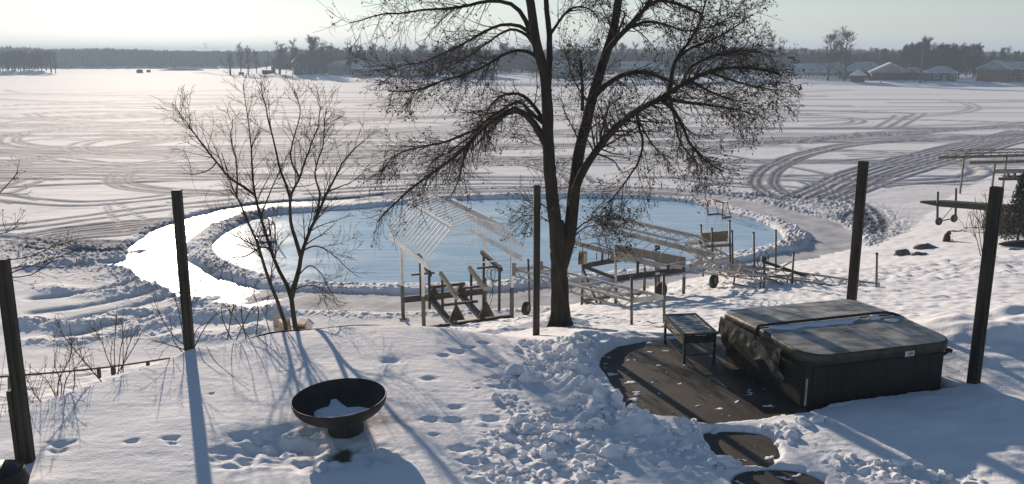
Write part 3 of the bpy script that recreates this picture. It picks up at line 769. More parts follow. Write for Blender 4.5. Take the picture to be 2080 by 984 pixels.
for k in range(8):
    b = MB(); y = .30 + k * (TUBD - .6) / 7
    b.box(TW(g - .006, y, H / 2 - .03), (.014, (TUBD - .6) / 7 - .006, H - .1), M=TM); b.build('side_panel', M_TUB, t)
fold = TUBD * .52
def cover_half(y0, y1, rads, zc_lo, zc_hi, hi_at):
    poly = rrect(0, y0, TUBW, y1, rads, 12)
    N = len(poly); ctr = poly.mean(0)
    zt = lambda y: zc_lo + (zc_hi - zc_lo) * (1 - abs(y - hi_at) / abs(y1 - y0))
    rings = []
    for inset, dz in ((.03, -.16), (.0, -.145), (0.0, -.035), (.012, -.012), (.04, 0.0), (.35, .006), (.7, .008)):
        q = poly + (ctr - poly) / np.linalg.norm(ctr - poly, axis=1, keepdims=True) * np.minimum(inset, .9 * np.linalg.norm(ctr - poly, axis=1, keepdims=True))
        rings.append([TW(x, y, H + .10 + zt(y) + dz + .004 * math.sin(x * 5 + y * 3)) for x, y in q])
    V = np.vstack(rings + [[TW(ctr[0], ctr[1], H + .10 + zt(ctr[1]) + .008)]])
    idx = np.arange(len(rings) * N).reshape(len(rings), N)
    q = np.stack([idx[:-1], np.roll(idx[:-1], -1, 1), np.roll(idx[1:], -1, 1), idx[1:]], -1).reshape(-1, 4)
    last = idx[-1]; tri = np.stack([last, np.roll(last, -1), np.full(N, len(V) - 1)], 1)
    return V, q, tri, N
for y0, y1, rads, hi in ((0, fold - .012, (.42, .30, .03, .03), fold), (fold + .012, TUBD, (.03, .03, .30, .22), fold)):
    V, q, tri, N = cover_half(y0, y1, rads, 0.02, .075, hi)
    b = MB(); b.add(V, q[4 * N:], tri); top = b.build('cover_top', M_COVER, t, True)
    b = MB(); b.add(V, q[:4 * N]); b.build('cover_side', M_VINYL, t, True)
# lifter bar along the fold, bending down past the far end
pts = [TW(-.04, fold + .02, H - .02), TW(-.03, fold, H + .18), TW(.15, fold, H + .215), TW(1.3, fold, H + .22), TW(2.2, fold, H + .225), TW(2.5, fold - .02, H + .215), TW(2.72, fold - .10, H + .14), TW(2.80, fold - .16, H + .02), TW(2.80, fold - .18, .35)]
b = MB(); b.path(catmull(pts, 40), .022, 10); b.build('lifter_bar', M_BLACK, t, True)
# sagging skirt flaps on the patio side
rf = np.random.default_rng(9)
def flap(y0, y1, z0, zlow, name='skirt_flap', mt=M_VINYL, amp=.022, seed=0):
    ny, nz = 26, 12
    V = []
    for j in range(nz):
        for i in range(ny):
            u = i / (ny - 1); v = j / (nz - 1)
            y = y0 + (y1 - y0) * u
            zb = zlow(u); z = z0 + (zb - z0) * v
            x = -.012 - .03 * v - amp * v * (0.6 + float(perlin(np.array([u * 4.3 + seed]), np.array([v * 2.2 + seed]), 5)[0]) + .4 * math.sin(u * 13 + 4 * v))
            V.append(TW(x, y, z))
    idx = np.arange(ny * nz).reshape(nz, ny)
    b = MB(); b.add(V, np.stack([idx[:-1, :-1], idx[:-1, 1:], idx[1:, 1:], idx[1:, :-1]], -1).reshape(-1, 4)); return b.build(name, mt, t, True)
flap(TUBD - .05, TUBD - .62, H + .03, lambda u: H - .26 - .14 * math.sin(u * 3.0) + .05 * math.sin(u * 9), seed=1)
flap(TUBD - .58, fold + .02, H + .03, lambda u: H - .16 - .14 * u - .05 * math.sin(u * 7), amp=.016, seed=4)
flap(fold + .02, fold - .66, H + .04, lambda u: H - .38 + .10 * math.sin(u * 4), amp=.016, seed=7)
b = MB(); b.beam(TW(-.06, fold - .10, H + .06), TW(-.07, fold - .80, H - .34), .03, .006, up=(-1, 0, .3)); b.build('strap', M_BLACK, t)
b = MB(); b.beam(TW(-.06, fold - .68, H - .30), TW(-.075, fold - .86, H - .37), .05, .02, up=(-1, 0, .3)); b.build('buckle', M_GALV, t)
# pale corner trim, label plate, bracket of the lifter
b = MB(); b.box(TW(.06, .055, .29), (.022, .022, .42), M=TM); b.build('corner_trim', M_ALUDULL, t)
b = MB(); b.box(TW(1.83, -.006, H - .005), (.17, .006, .085), M=TM); pl = b.build('name_plate', M_PLATE, t)
b = MB(); b.box(TW(1.845, -.0105, H - .0), (.085, .003, .028), M=TM); b.build('print_bar', M_PRINT, pl)
b = MB(); b.box(TW(1.84, -.0105, H - .031), (.11, .003, .010), M=TM); b.build('print_bar', M_PRINT, pl)
b = MB()
b.beam(TW(TUBW - .02, .55, H - .02), TW(TUBW + .19, .38, H - .16), .10, .03); b.beam(TW(TUBW + .06, .50, H - .08), TW(TUBW + .08, .46, H - .33), .14, .04)
b.beam(TW(TUBW + .08, .44, H - .33), TW(TUBW + .22, .36, H - .19), .06, .04); b.pipe(TW(TUBW + .15, .40, H - .16), TW(TUBW + .27, .35, H - .20), .035)
b.build('lifter_bracket', M_BLACK, t)
# snow on the cover
b = MB(); ny = 60; V = []
for v_ in range(7):
    for k in range(ny):
        u = k / (ny - 1); x = .16 + u * 1.75
        wv = (.17 + .10 * float(fbm(np.array([x * 2.2]), np.array([.3]), 3, 3)[0])) * math.sin(min(1, u * 6 + .2) * math.pi / 2) * min(1, (1 - u) * 5 + .08)
        yy = fold - .03 - wv * v_ / 6
        zz = H + .10 + .02 + .055 * (1 - abs(yy - fold) / fold) + (.022 * math.sin(math.pi * (1 - v_ / 6) * .62) if v_ < 6 else -.004)
        V.append(TW(x, yy, zz))
idx = np.arange(7 * ny).reshape(7, ny)
b.add(V, np.stack([idx[:-1, :-1], idx[1:, :-1], idx[1:, 1:], idx[:-1, 1:]], -1).reshape(-1, 4))
tag(b.build('snow_drift', M_SNOW, None, True, origin=TW(1, fold, H + .15)), kind='stuff')
for x, y, s_, sd_, lab in ((2.12, fold - .12, (.10, .06, .055), 1, 'lump of snow on the tub cover, nearest the black fold bar'), (2.32, fold - .30, (.13, .045, .035), 2, 'flat snow chunk on the tub cover, farther from the fold bar')):
    c = TW(x, y, H + .10 + .02 + .05 * (1 - (fold - y) / fold) + .015)
    b = MB(); b.blob(c, s_, sd_, .3, 14, 10); tag(b.build('snow_chunk', M_SNOW, None, True, origin=c), lab, 'snow chunk', 'snow chunks on the tub cover')

# ------------------------------------------------------------------ patio table
a0, a1, a2 = U(1387, 740, ZP), U(1350, 700, ZP), U(1448, 731, ZP)
ey = (a1 - a0)[:2]; Ly = 1.12; ey = ey / np.linalg.norm(ey); ex = np.array([ey[1], -ey[0]]); Lx = .58
def PT(x, y, z): return np.array([a0[0] + ex[0] * x + ey[0] * y, a0[1] + ex[1] * x + ey[1] * y, ZP + z])
PM = np.stack([np.r_[ex, 0], np.r_[ey, 0], [0, 0, 1.0]], 1)
t = thing('patio_table', 'small dark metal table with lattice sides and a snow dusted top, on the patio', 'table', a0)
TH = .55
for x, y in ((.02, .02), (Lx - .02, .02), (.02, Ly - .02), (Lx - .02, Ly - .02)):
    b = MB(); b.box(PT(x, y, (TH - .03) / 2), (.04, .04, TH - .03), M=PM); b.build('leg', M_TABLE, t)
b = MB()
b.box(PT(Lx / 2, .0, TH - .015), (Lx + .06, .06, .03), M=PM); b.box(PT(Lx / 2, Ly, TH - .015), (Lx + .06, .06, .03), M=PM)
b.box(PT(0, Ly / 2, TH - .015), (.06, Ly - .06, .03), M=PM); b.box(PT(Lx, Ly / 2, TH - .015), (.06, Ly - .06, .03), M=PM)
b.build('top_frame', M_TABLE, t)
b = MB(); b.box(PT(Lx / 2, Ly / 2, TH - .018), (Lx - .06, Ly - .06, .018), M=PM); b.build('table_top', M_GLASS, t)
def lattice(p0, u, L, z0, z1, name):
    b = MB(); n = int(round(L / .065)); h = z1 - z0
    for k in range(n + 1):
        x = k * L / n
        for sgn in (1, -1):
            xa, xb = x, x + sgn * h * .62
            za, zb = z0, z1
            if xb < 0: zb = z0 + h * (xa / (xa - xb)); xb = 0
            if xb > L: zb = z0 + h * ((L - xa) / (xb - xa)); xb = L
            if abs(xb - xa) < 1e-3: continue
            off = .004 * sgn
            b.beam(PT(*(p0 + u * xa), za) + np.array([*(ex * 0), off * .3]), PT(*(p0 + u * xb), zb) + np.array([0, 0, off * .3]), .007 + .0005 * sgn, .016)
    b.beam(PT(*p0, z0), PT(*(p0 + u * L), z0), .02, .02)
    return b.build(name, M_RATTAN, t)
lattice(np.array([.0, .04]), np.array([0, 1.0]), Ly - .08, TH - .19, TH - .035, 'lattice_apron')
lattice(np.array([Lx, .04]), np.array([0, 1.0]), Ly - .08, TH - .19, TH - .035, 'lattice_apron')
for y in (.0, Ly):
    b = MB(); b.box(PT(Lx / 2, y, TH - .11), (Lx - .06, .018, .13), M=PM); b.build('end_apron', M_TABLE, t)
b = MB()
for x in (.02, Lx - .02): b.beam(PT(x, .04, .12), PT(x, Ly - .04, .12), .02, .02)
for y in (.02, Ly - .02): b.beam(PT(.04, y, .155), PT(Lx - .04, y, .155), .02, .02)
b.build('stretcher', M_TABLE, t)

# ------------------------------------------------------------------ boat lifts
def canopy_frame(t, o, a, c, L, W, side, ridge, peak, nrib, mt, r=.022, inset=.24):
    """ribbed canopy: o = eave corner nearest the camera on the c=0 side; a along, c across"""
    a = np.asarray(a, float); c = np.asarray(c, float); up = np.array([0, 0, 1.0])
    P = lambda s, u, z: np.asarray(o) + a * s + c * u + up * z
    prof = [(0, 0), (0, side), (W * inset, ridge), (W / 2, peak), (W * (1 - inset), ridge), (W, side), (W, 0)]
    for u in (0, W):
        b = MB(); b.beam(P(0, u, 0), P(L, u, 0), .06, .17); b.build('eave_rail', mt, t)
    for u in (W * inset, W * (1 - inset)):
        b = MB(); b.beam(P(-.02, u, ridge + .01), P(L + .02, u, ridge + .01), .13, .06); b.build('ridge_rail', mt, t)
    b = MB(); b.beam(P(0, W / 2, peak), P(L, W / 2, peak), .03, .03); b.build('peak_rail', mt, t)
    for k in range(nrib):
        s = L * k / (nrib - 1)
        b = MB(); b.tubes(np.array([P(s, u, z) for u, z in prof]), np.full(len(prof), r), 6, cap=True); b.build('rib', mt, t)
    for s in (0.03, L - .03):
        b = MB(); b.beam(P(s, 0, 0), P(s, W, 0), .03, .03); b.beam(P(s, W * inset * .8, side + (ridge - side) * .7), P(s, W * (1 - inset * .8), side + (ridge - side) * .7), .025, .025)
        b.beam(P(s, W * .28, 0), P(s, W * .5, side + (ridge - side) * .7), .02, .02); b.beam(P(s, W * .72, 0), P(s, W * .5, side + (ridge - side) * .7), .02, .02)
        b.beam(P(s, W * .5, side), P(s, W * .5, peak), .02, .02)
        b.build('end_truss', mt, t)
    return P

# lift with the tall canopy
o1 = np.array([-2.50, 25.2, 2.74]); a1 = np.array([-.372, .928, 0]); c1 = np.array([.928, .372, 0]); c1v = c1 / np.linalg.norm(c1)
t = thing('boat_lift', 'empty boat lift under a bare ribbed canopy frame, standing on the snowy shore', 'boat lift', (-2.2, 27.4, .4), 'boat lifts parked on the snowy shore')
P1 = canopy_frame(t, o1, a1, c1v, 4.9, 3.05, .36, 1.18, 1.42, 15, M_ALU)
for s, u in ((.85, .02), (3.45, .02), (.85, 3.03), (3.45, 3.03)):
    top = P1(s, u, -.02); foot = np.array([top[0], top[1], max(.1, gz_at(top[0], top[1]) - .1)])
    b = MB(); b.beam(foot + [0, 0, .9], top, .085, .085, up=a1); b.build('leg', M_ALU, t)
    b = MB(); b.beam(foot, foot + [0, 0, 1.2], .105, .105, up=a1); b.box(foot + [0, 0, .06], (.28, .28, .03)); b.build('lower_leg', M_GALV, t)
for s in (.85, 3.45):
    b = MB(); b.beam(P1(s, .06, 0) * [1, 1, 0] + [0, 0, .50 if s < 1 else .80], P1(s, 3.0, 0) * [1, 1, 0] + [0, 0, .56 if s < 1 else .80], .10, .22); b.build('cross_beam', M_STEEL, t)
for u in (.95, 2.05):
    b = MB(); b.beam(P1(.2, u, 0) * [1, 1, 0] + [0, 0, .50], P1(3.6, u, 0) * [1, 1, 0] + [0, 0, .86], .20, .12); b.build('skid_plank', M_GALV, t)
for (s0, s1, u, z0, z1, mt) in ((.15, 1.9, .92, 1.63, 2.02, M_BUNK), (.35, 1.9, 1.92, 1.78, 2.12, M_BUNK), (1.8, 3.2, .55, 2.02, 2.38, M_STEEL), (.75, 2.6, 2.62, 2.25, 2.44, M_STEEL)):
    b = MB(); b.beam(P1(s0, u, 0) * [1, 1, 0] + [0, 0, z0], P1(s1, u, 0) * [1, 1, 0] + [0, 0, z1], .10, .13); b.build('bunk_board', mt, t)
    for s in (s0 + .15, s1 - .2):
        zt = z0 + (z1 - z0) * (s - s0) / (s1 - s0) - .07
        b = MB(); b.beam(P1(s + .1, u + .02, 0) * [1, 1, 0] + [0, 0, .8], P1(s, u, 0) * [1, 1, 0] + [0, 0, zt], .07, .07, up=a1); b.build('bunk_post', M_STEEL, t)
    b = MB(); sm = (s0 + s1) / 2; b.beam(P1(sm, u - .45 if u < 1.5 else u - .5, 0) * [1, 1, 0] + [0, 0, z0 - .12], P1(sm, u + .35, 0) * [1, 1, 0] + [0, 0, z0 - .12], .06, .06); b.build('bunk_arm', M_STEEL, t)
for u in (1.0, 2.0):
    for s in (.5, 3.0):
        p0, p1, p2 = [P1(s, u + du, 0) * [1, 1, 0] + [0, 0, z] for du, z in ((-.28, .80), (.28, .80), (.0, 1.36))]
        q = np.array([p0, p1, p2]); th = a1 * .03; b = MB()
        b.add(np.vstack([q - th, q + th]), [[0, 1, 2], [5, 4, 3]], [[0, 3, 4, 1], [1, 4, 5, 2], [2, 5, 3, 0]])
        b.build('gusset', M_STEEL, t)
b = MB(); b.beam(P1(1.6, .9, 0) * [1, 1, 0] + [0, 0, 1.02], P1(1.6, 2.1, 0) * [1, 1, 0] + [0, 0, 1.02], .08, .08); b.build('lift_bar', M_STEEL, t)
b = MB(); b.beam(P1(2.9, .85, 0) * [1, 1, 0] + [0, 0, 1.3], P1(2.9, 2.1, 0) * [1, 1, 0] + [0, 0, 1.3], .08, .10)
b.build('lift_bar', M_STEEL, t)
for k, (du, dz, ll) in enumerate(((0, 0, 1.45), (.16, .02, 1.25), (.3, .05, .5))):
    p = [P1(1.5 + .2 * k, 2.5 + du, 0) * [1, 1, 0] + [0, 0, 2.25 + dz]]
    for j in range(1, 9): p.append(p[0] + np.array([.10 * math.sin(j * .5 + k), 0, -ll * math.sin(j / 8 * math.pi / 2)]))
    b = MB(); b.path(catmull(p, 24), .010, 5); b.build('hanging_cable', M_BLACK, t, True)
b = MB(); pc_ = P1(1.4, 2.6, 0) * [1, 1, 0] + [0, 0, 1.95]; b.ring(pc_, .24, .012, axis=(.3, 1, .2), n=24, m=5); b.ring(pc_ + [.05, .02, -.05], .19, .012, axis=(.5, 1, 0), n=24, m=5); b.build('cable_coil', M_BLACK, t, True)

# lift with the low canopy behind the big tree
a2 = np.array([-.575, .818, 0]); c2 = np.array([.818, .575, 0])
o2 = UD(1341, 541, 25.9)
t = thing('boat_lift', 'low boat lift with winch box and wheel, bare canopy ribs level with its top', 'boat lift', (4.2, 27, .8), 'boat lifts parked on the snowy shore')
P2 = canopy_frame(t, o2, a2, c2, 4.5, 2.5, .38, .72, .80, 12, M_ALUDULL, .014, .3)
FL, FR, BL, BR = U(1250, 638, .95), U(1387, 622, .85), U(1182, 618, .8), U(1308, 600, .7)
tops = {}
for p, pt in ((FL, (1250, 513)), (FR, (1387, 538)), (BL, (1182, 512)), (BR, (1307, 528))):
    top = UD(pt[0], pt[1], p[1])
    b = MB(); b.beam([p[0], p[1], p[2] + .95], top, .075, .075, up=(0, 1, 0)); b.build('leg', M_ALUDULL, t)
    b = MB(); b.beam([p[0], p[1], p[2] - .15], [p[0], p[1], p[2] + 1.0], .095, .095, up=(0, 1, 0)); b.build('lower_leg', M_GALV, t)
def at_h(p, z): return np.array([p[0], p[1], z])
for p, q in ((FL, BL), (FR, BR), (BL, BR)):
    b = MB(); b.beam(p + [0, 0, .12], q + [0, 0, .12], .09, .10); b.build('base_rail', M_GALV, t)
zf = UD(1250, 566, FL[1])[2]; zfr = UD(1387, 548, FR[1])[2]; zb = UD(1183, 541, BL[1])[2]
b = MB(); b.beam(at_h(FL, zf), at_h(FR, zfr), .10, .17); cb = b.build('cross_beam', M_STEEL, t)
mid = at_h(FL, zf) * .42 + at_h(FR, zfr) * .58
b = MB(); dv = (FR - FL) / np.linalg.norm(FR - FL); fa = np.arctan2(dv[1], dv[0]); b.box(mid + np.array([math.sin(fa), -math.cos(fa), 0]) * .055, (.16, .006, .075), rz=fa); b.build('name_plate', M_PLATE, t)
b = MB(); b.beam(at_h(BL, zb), at_h(BR, zb + .05), .10, .15); b.build('cross_beam', M_STEEL, t)
b = MB(); b.beam(at_h(FL, zf), at_h(BL, zb), .07, .10); b.build('side_beam', M_STEEL, t)
b = MB(); b.beam(at_h(FR, zfr), at_h(BR, zb + .05), .07, .10); b.build('side_beam', M_STEEL, t)
b = MB(); b.beam(UD(1250, 505, 28.2), UD(1392, 532, 26.6), .05, .28); b.build('guide_board', M_PLANK, t)
b = MB(); b.beam(UD(1240, 524, 28.5), UD(1385, 543, 26.9), .05, .14); b.build('guide_board', M_ALUDULL, t)
for f in (.3, .75):
    p = at_h(FL, zf) * (1 - f) + at_h(FR, zfr) * f
    b = MB(); b.beam(p, p + [0, 0, .45], .08, .08, up=(0, 1, 0)); b.build('bunk_post', M_STEEL, t)
    p = at_h(BL, zb) * (1 - f) + at_h(BR, zb) * f
    b = MB(); b.beam(p, p + [0, 0, .5], .08, .08, up=(0, 1, 0)); b.build('bunk_post', M_STEEL, t)
b = MB(); m_ = (FL + BL) / 2 + [0, 0, .1]; b.beam(at_h(BL, zb - .05), m_, .06, .06); b.beam(at_h(FL, zf - .05), m_, .06, .06); b.build('brace', M_GALV, t)
wb = UD(1183, 524, BL[1] - .1)
b = MB(); b.box(wb, (.30, .22, .42)); bx = b.build('winch_box', M_GALV, t)
b = MB(); b.box(wb + [.09, -.115, 0], (.11, .012, .36)); b.build('door', M_BUNK, bx)
b = MB(); b.box(wb + [-.09, -.118, .02], (.10, .016, .2)); b.build('switch_plate', M_STEEL, bx)
p = [wb + [0, 0, .2], wb + [.02, 0, .45], wb + [.15, 0, .42], wb + [.35, -.1, .52], wb + [.7, -.3, .44], wb + [1.1, -.6, .36]]
b = MB(); b.path(catmull(p, 30), .016, 6); b.build('hanging_cable', M_BLACK, t, True)
for px, y0, y1 in ((1212, 514, 528), (1236, 512, 533)):
    b = MB(); b.pipe(UD(px, y0, 27.6), UD(px, y1, 27.6), .016); b.build('hanging_strap', M_BLACK, t)
for px in (1332, 1338):
    b = MB(); b.beam(UD(px, 600, 27.6) , UD(px, 505 + (px - 1332), 27.6), .08, .08, up=(0, 1, 0)); b.build('winch_post', M_GALV, t)
b = MB(); b.box(UD(1335, 503, 27.6), (.16, .14, .14)); b.build('post_cap', M_BLACK, t)

# ------------------------------------------------------------------ helper: wheel
def wheel(t, c, r, wdt, axis, tyre_mat=M_TYRE):
    ax = np.asarray(axis, float); ax /= np.linalg.norm(ax)
    h = np.array([0, 0, 1.0]); s = np.cross(h, ax); s /= np.linalg.norm(s)
    M = np.stack([s, np.cross(ax, s), ax], 1)
    b = MB(); b.lathe([(r * .55, -wdt / 2), (r * .9, -wdt / 2), (r, -wdt * .3), (r, wdt * .3), (r * .9, wdt / 2), (r * .55, wdt / 2)], c, 28, M=M); wh = b.build('wheel', tyre_mat, t, True)
    b = MB(); b.lathe([(0, -wdt * .3), (r * .52, -wdt * .36), (r * .58, -wdt * .45), (r * .58, wdt * .45), (r * .52, wdt * .36), (0, wdt * .3)], c, 20, M=M); b.build('rim', M_GALV, wh, True)
    return wh
wheel(thing('spare_wheel', 'upright dark wheel leaning on the low boat lift near its winch post', 'wheel', UD(1343, 607, 26.9)), UD(1343, 591, 26.9), .29, .16, (.75, -.6, 0))

# ------------------------------------------------------------------ dock sections
def truss(b, p, q, h, n, w=.06):
    p = np.asarray(p, float); q = np.asarray(q, float); d = np.array([0, 0, -h])
    b.beam(p, q, w, w); b.beam(p + d, q + d, w * .7, w * .7)
    for k in range(n):
        f0, f1 = k / n, (k + .5) / n; f2 = (k + 1) / n
        b.beam(p + (q - p) * f0, p + (q - p) * f1 + d, .022, .022); b.beam(p + (q - p) * f1 + d, p + (q - p) * f2, .022, .022)
def dock(label, n0, n1, f0, f1, h, ncross, posts, wheels=(), planks=(), mt=M_ALUDULL, nt_=8):
    base = (np.asarray(n0) + np.asarray(f1)) / 2; base = np.array([base[0], base[1], gz_at(base[0], base[1])])
    t = thing('dock_section', label, 'dock', base, 'aluminium dock sections hauled out on the shore')
    for p, q in ((n0, f0), (n1, f1)):
        b = MB(); truss(b, p, q, h, nt_); b.build('side_truss', mt, t)
    for k in range(ncross + 1):
        f = k / ncross
        b = MB(); b.beam(np.asarray(n0) * (1 - f) + np.asarray(f0) * f, np.asarray(n1) * (1 - f) + np.asarray(f1) * f, .05, .05 if 0 < k < ncross else .12); b.build('cross_bar', mt, t)
    for top, foot in posts:
        b = MB(); b.pipe(foot, top, .035, 8); pp = b.build('post', M_GALV, t, True)
        b = MB(); b.pipe(np.asarray(top), np.asarray(top) + [0, 0, .05], .045, 8); b.build('post_cap', M_BLACK, pp)
    for c, r, axv in wheels: wheel(t, c, r, .16, axv)
    for p, q, w_, h_ in planks:
        b = MB(); b.beam(p, q, w_, h_); b.build('plank', M_PLANK, t)
    return t
n0, n1 = UD(1283, 611, 20.0), UD(1348, 604, 20.3); f0, f1 = UD(1048, 548, 26.3), UD(1100, 541, 26.9)
dock('long low dock frame of trussed rails running behind the big tree to a wheeled post', n0, n1, f0, f1, .22, 7,
     [(UD(1283, 564, 20), UD(1283, 668, 20)), (UD(1348, 560, 20.3), UD(1350, 690, 20.3)), (UD(1073, 530, 26.3), UD(1076, 628, 26.3))],
     [(UD(1069, 627, 26.2), .22, (.9, -.45, 0))], [(UD(1044, 535, 26.2), UD(1044, 561, 26.2), .13, .06), (UD(1099, 531, 26.8), UD(1099, 556, 26.8), .13, .06)])
n0, n1 = UD(1785, 594, 26.2), UD(1785, 577, 26.6); f0, f1 = UD(1478, 549, 29.4), UD(1530, 541, 30.6)
dock('dock frame whose trussed rails end at a lone thin post behind the hot tub', n0, n1, f0, f1, .20, 8,
     [(UD(1781, 517, 26.3), UD(1780, 620, 26.3)), (UD(1612, 516, 27.9), UD(1608, 588, 27.9)), (UD(1531, 475, 29.0), UD(1533, 570, 29.0)), (UD(1576, 470, 29.6), UD(1576, 552, 29.6))])
n0, n1 = UD(1445, 545, 29.0), UD(1640, 568, 28.0); f0, f1 = UD(1395, 508, 31.6), UD(1478, 515, 31.8)
n0, n1 = UD(1480, 556, 29.3), UD(1530, 549, 30.0); f0, f1 = UD(1392, 497, 30.8), UD(1428, 492, 31.6)
dock('dock frame carrying a wooden bench, propped on tall capped posts and a wheel', n0, n1, f0, f1, .2, 7,
     [(UD(1446, 466, 30.3), UD(1448, 548, 30.3)), (UD(1424, 459, 31.2), UD(1425, 540, 31.2)), (UD(1482, 450, 30.6), UD(1484, 556, 30.2)), (UD(1487, 471, 30.4), UD(1489, 556, 30.0)), (UD(1428, 543, 29.5), UD(1428, 562, 29.5))],
     [(UD(1450, 571, 28.8), .25, (.8, -.6, 0))])
n0, n1 = UD(1396, 540, 28.3), UD(1470, 553, 28.6); f0, f1 = UD(1398, 487, 31.2), UD(1560, 520, 30.6)
dock('pale dock frame lying flat between the low boat lift and the bench', UD(1402, 541, 27.6), UD(1420, 531, 29), UD(1562, 563, 27.4), UD(1560, 548, 28.8), .16, 5, [])
# bench on the dock
bc_ = UD(1452, 499, 30.9)
t = thing('dock_bench', 'brown slatted bench with pale arms mounted on a dock frame', 'bench', bc_)
bx_, by_ = np.array([.96, .28, 0]), np.array([-.28, .96, 0])
Q = lambda x, y, z: bc_ + bx_ * x + by_ * y + np.array([0, 0, z])
b = MB(); b.add([Q(-.62, .1, .10), Q(.6, .1, .10), Q(.64, .2, .48), Q(-.46, .2, .44), Q(-.62, .14, .10), Q(.6, .14, .10), Q(.64, .24, .48), Q(-.46, .24, .44)], [[0,1,2,3],[7,6,5,4],[0,4,5,1],[1,5,6,2],[2,6,7,3],[3,7,4,0]]); b.build('backrest', M_OAK, t)
b = MB(); b.beam(Q(-.6, -.1, .02), Q(.6, -.1, .02), .42, .04); b.build('seat', M_OAK, t)
for x in (-.62, .55):
    b = MB(); b.path(catmull([Q(x, -.3, -.35), Q(x, -.3, .12), Q(x, -.22, .22), Q(x, .1, .22), Q(x, .14, -.35)], 18), .022, 6); b.build('armrest', M_WHITE, t, True)
for x in (-.58, .2, .58):
    b = MB(); b.beam(Q(x, -.1, -.4), Q(x, -.1, .0), .04, .04, up=(0, 1, 0)); b.build('leg', M_ALUDULL, t)
b = MB(); b.beam(Q(-1.0, -.15, -.1), Q(-.7, -.15, -.1), .3, .34); b.build('side_box', M_WHITE, t)

# winch wheel of a low hoist
hc = UD(1550, 528, 29.4)
t = thing('hand_winch', 'big thin spoked winch wheel on a dark sloping arm above the dock frames', 'winch', UD(1556, 560, 29.4))
b = MB(); b.ring(hc, .29, .014, axis=(.55, -.83, 0), n=36, m=6); wh = b.build('wheel', M_BLACK, t, True)
b = MB()
for k in range(3):
    a = k * math.pi / 3; s_ = np.array([.83, .55, 0]); v_ = s_ * math.cos(a) + np.array([0, 0, 1.0]) * math.sin(a); b.pipe(hc - v_ * .28, hc + v_ * .28, .010, 6)
b.build('spoke', M_BLACK, wh)
b = MB(); b.box(hc + [.03, .08, 0], (.14, .16, .2)); b.build('hub', M_STEEL, t)
b = MB(); b.beam(hc + [.08, .1, -.1], UD(1640, 562, 28.6), .08, .09); b.beam(hc + [.05, .1, 0], UD(1553, 566, 29.5), .07, .07, up=(0, 1, 0)); b.build('arm', M_STEEL, t)
# pipe stands
def stand(label, pts_top, pts_foot):
    base = np.mean(pts_foot, 0); t = thing('pipe_stand', label, 'stand', base, 'low pipe stands under the dock frames')
    for p, q in zip(pts_top, pts_foot):
        b = MB(); b.pipe(q, p, .03); b.build('leg', M_GALV, t, True)
    b = MB()
    for i in range(len(pts_top) - 1): b.pipe(pts_top[i], pts_top[i + 1], .03); b.pipe(pts_foot[i] + [0, 0, .03], pts_foot[i + 1] + [0, 0, .03], .028)
    b.build('frame', M_GALV, t, True)
stand('rusty low pipe stand under the dock frame, nearest the wheel of the bench dock', [UD(1493, 560, 28.6), UD(1546, 562, 27.6), UD(1552, 562, 27.6)], [UD(1490, 578, 28.6), UD(1544, 590, 27.4), UD(1551, 590, 27.4)])
stand('low pipe stand under the dock frame beside the gleaming plank', [UD(1556, 563, 28.0), UD(1600, 560, 28.6), UD(1610, 559, 28.0)], [UD(1556, 566, 28.0), UD(1598, 582, 28.6), UD(1609, 585, 28.0)])
p0, p1 = UD(1585, 545, 29.0), UD(1613, 529, 28.2)
b = MB(); b.beam(p0, p1, .14, .03, up=(-.3, .5, 1)); tag(b.build('plank', M_ALU, None, origin=p0), 'short pale plank propped up and gleaming in the sun beside the dock frames', 'plank')

# ------------------------------------------------------------------ hockey goals
def goal(label, A, B, h, back):
    A = np.asarray(A, float); B = np.asarray(B, float); bk_ = np.r_[back, 0] if len(back) == 2 else np.asarray(back)
    up = np.array([0, 0, 1.0])
    t = thing('hockey_goal', label, 'hockey goal', (A + B) / 2, 'hockey goals on the rink')
    for p in (A, B):
        b = MB(); b.pipe(p, p + up * h, .032); b.build('goal_post', M_RED, t, True)
    b = MB(); b.pipe(A + up * h, B + up * h, .032); b.build('crossbar', M_RED, t, True)
    C1, C2 = A + bk_ * .75 + (B - A) * .08, B + bk_ * .75 - (B - A) * .08
    T1, T2 = A + bk_ * .38 + (B - A) * .06 + up * h * .97, B + bk_ * .38 - (B - A) * .06 + up * h * .97
    b = MB(); b.path([A + up * .03, C1 + up * .03, C2 + up * .03, B + up * .03], .032); b.build('base_frame', M_RED, t, True)
    b = MB(); b.path([A + up * h, T1, T2, B + up * h], .02); b.pipe(T1, C1, .02); b.pipe(T2, C2, .02); b.build('back_frame', M_RED, t, True)
    b = MB()
    for k in range(1, 13):
        f = k / 13; b.pipe(T1 + (T2 - T1) * f, C1 + (C2 - C1) * f, .0035, 3)
    for k in range(1, 9):
        f = k / 9; b.pipe(T1 + (C1 - T1) * f, T2 + (C2 - T2) * f, .0035, 3)
        b.pipe(A + up * h * (1 - f), T1 + (C1 - T1) * f, .0035, 3); b.pipe(B + up * h * (1 - f), T2 + (C2 - T2) * f, .0035, 3)
    b.build('net', M_NET, t)
gA, gB = U(1437, 437, .03), U(1467, 444, .03); bk_ = np.array([.75, .35]); bk_ /= np.linalg.norm(bk_)
d_ = (gB - gA)[:2]; bk_ = np.array([-d_[1], d_[0]]) / np.linalg.norm(d_); bk_ = bk_ if bk_[0] > 0 else -bk_
goal('red pipe hockey goal at the far right end of the blue rink', gA, gB, .90, bk_)
gA, gB = U(548, 478, .03), U(560, 492, .03); d_ = (gB - gA)[:2]; bk_ = np.array([-d_[1], d_[0]]) / np.linalg.norm(d_); bk_ = bk_ if bk_[0] < 0 else -bk_
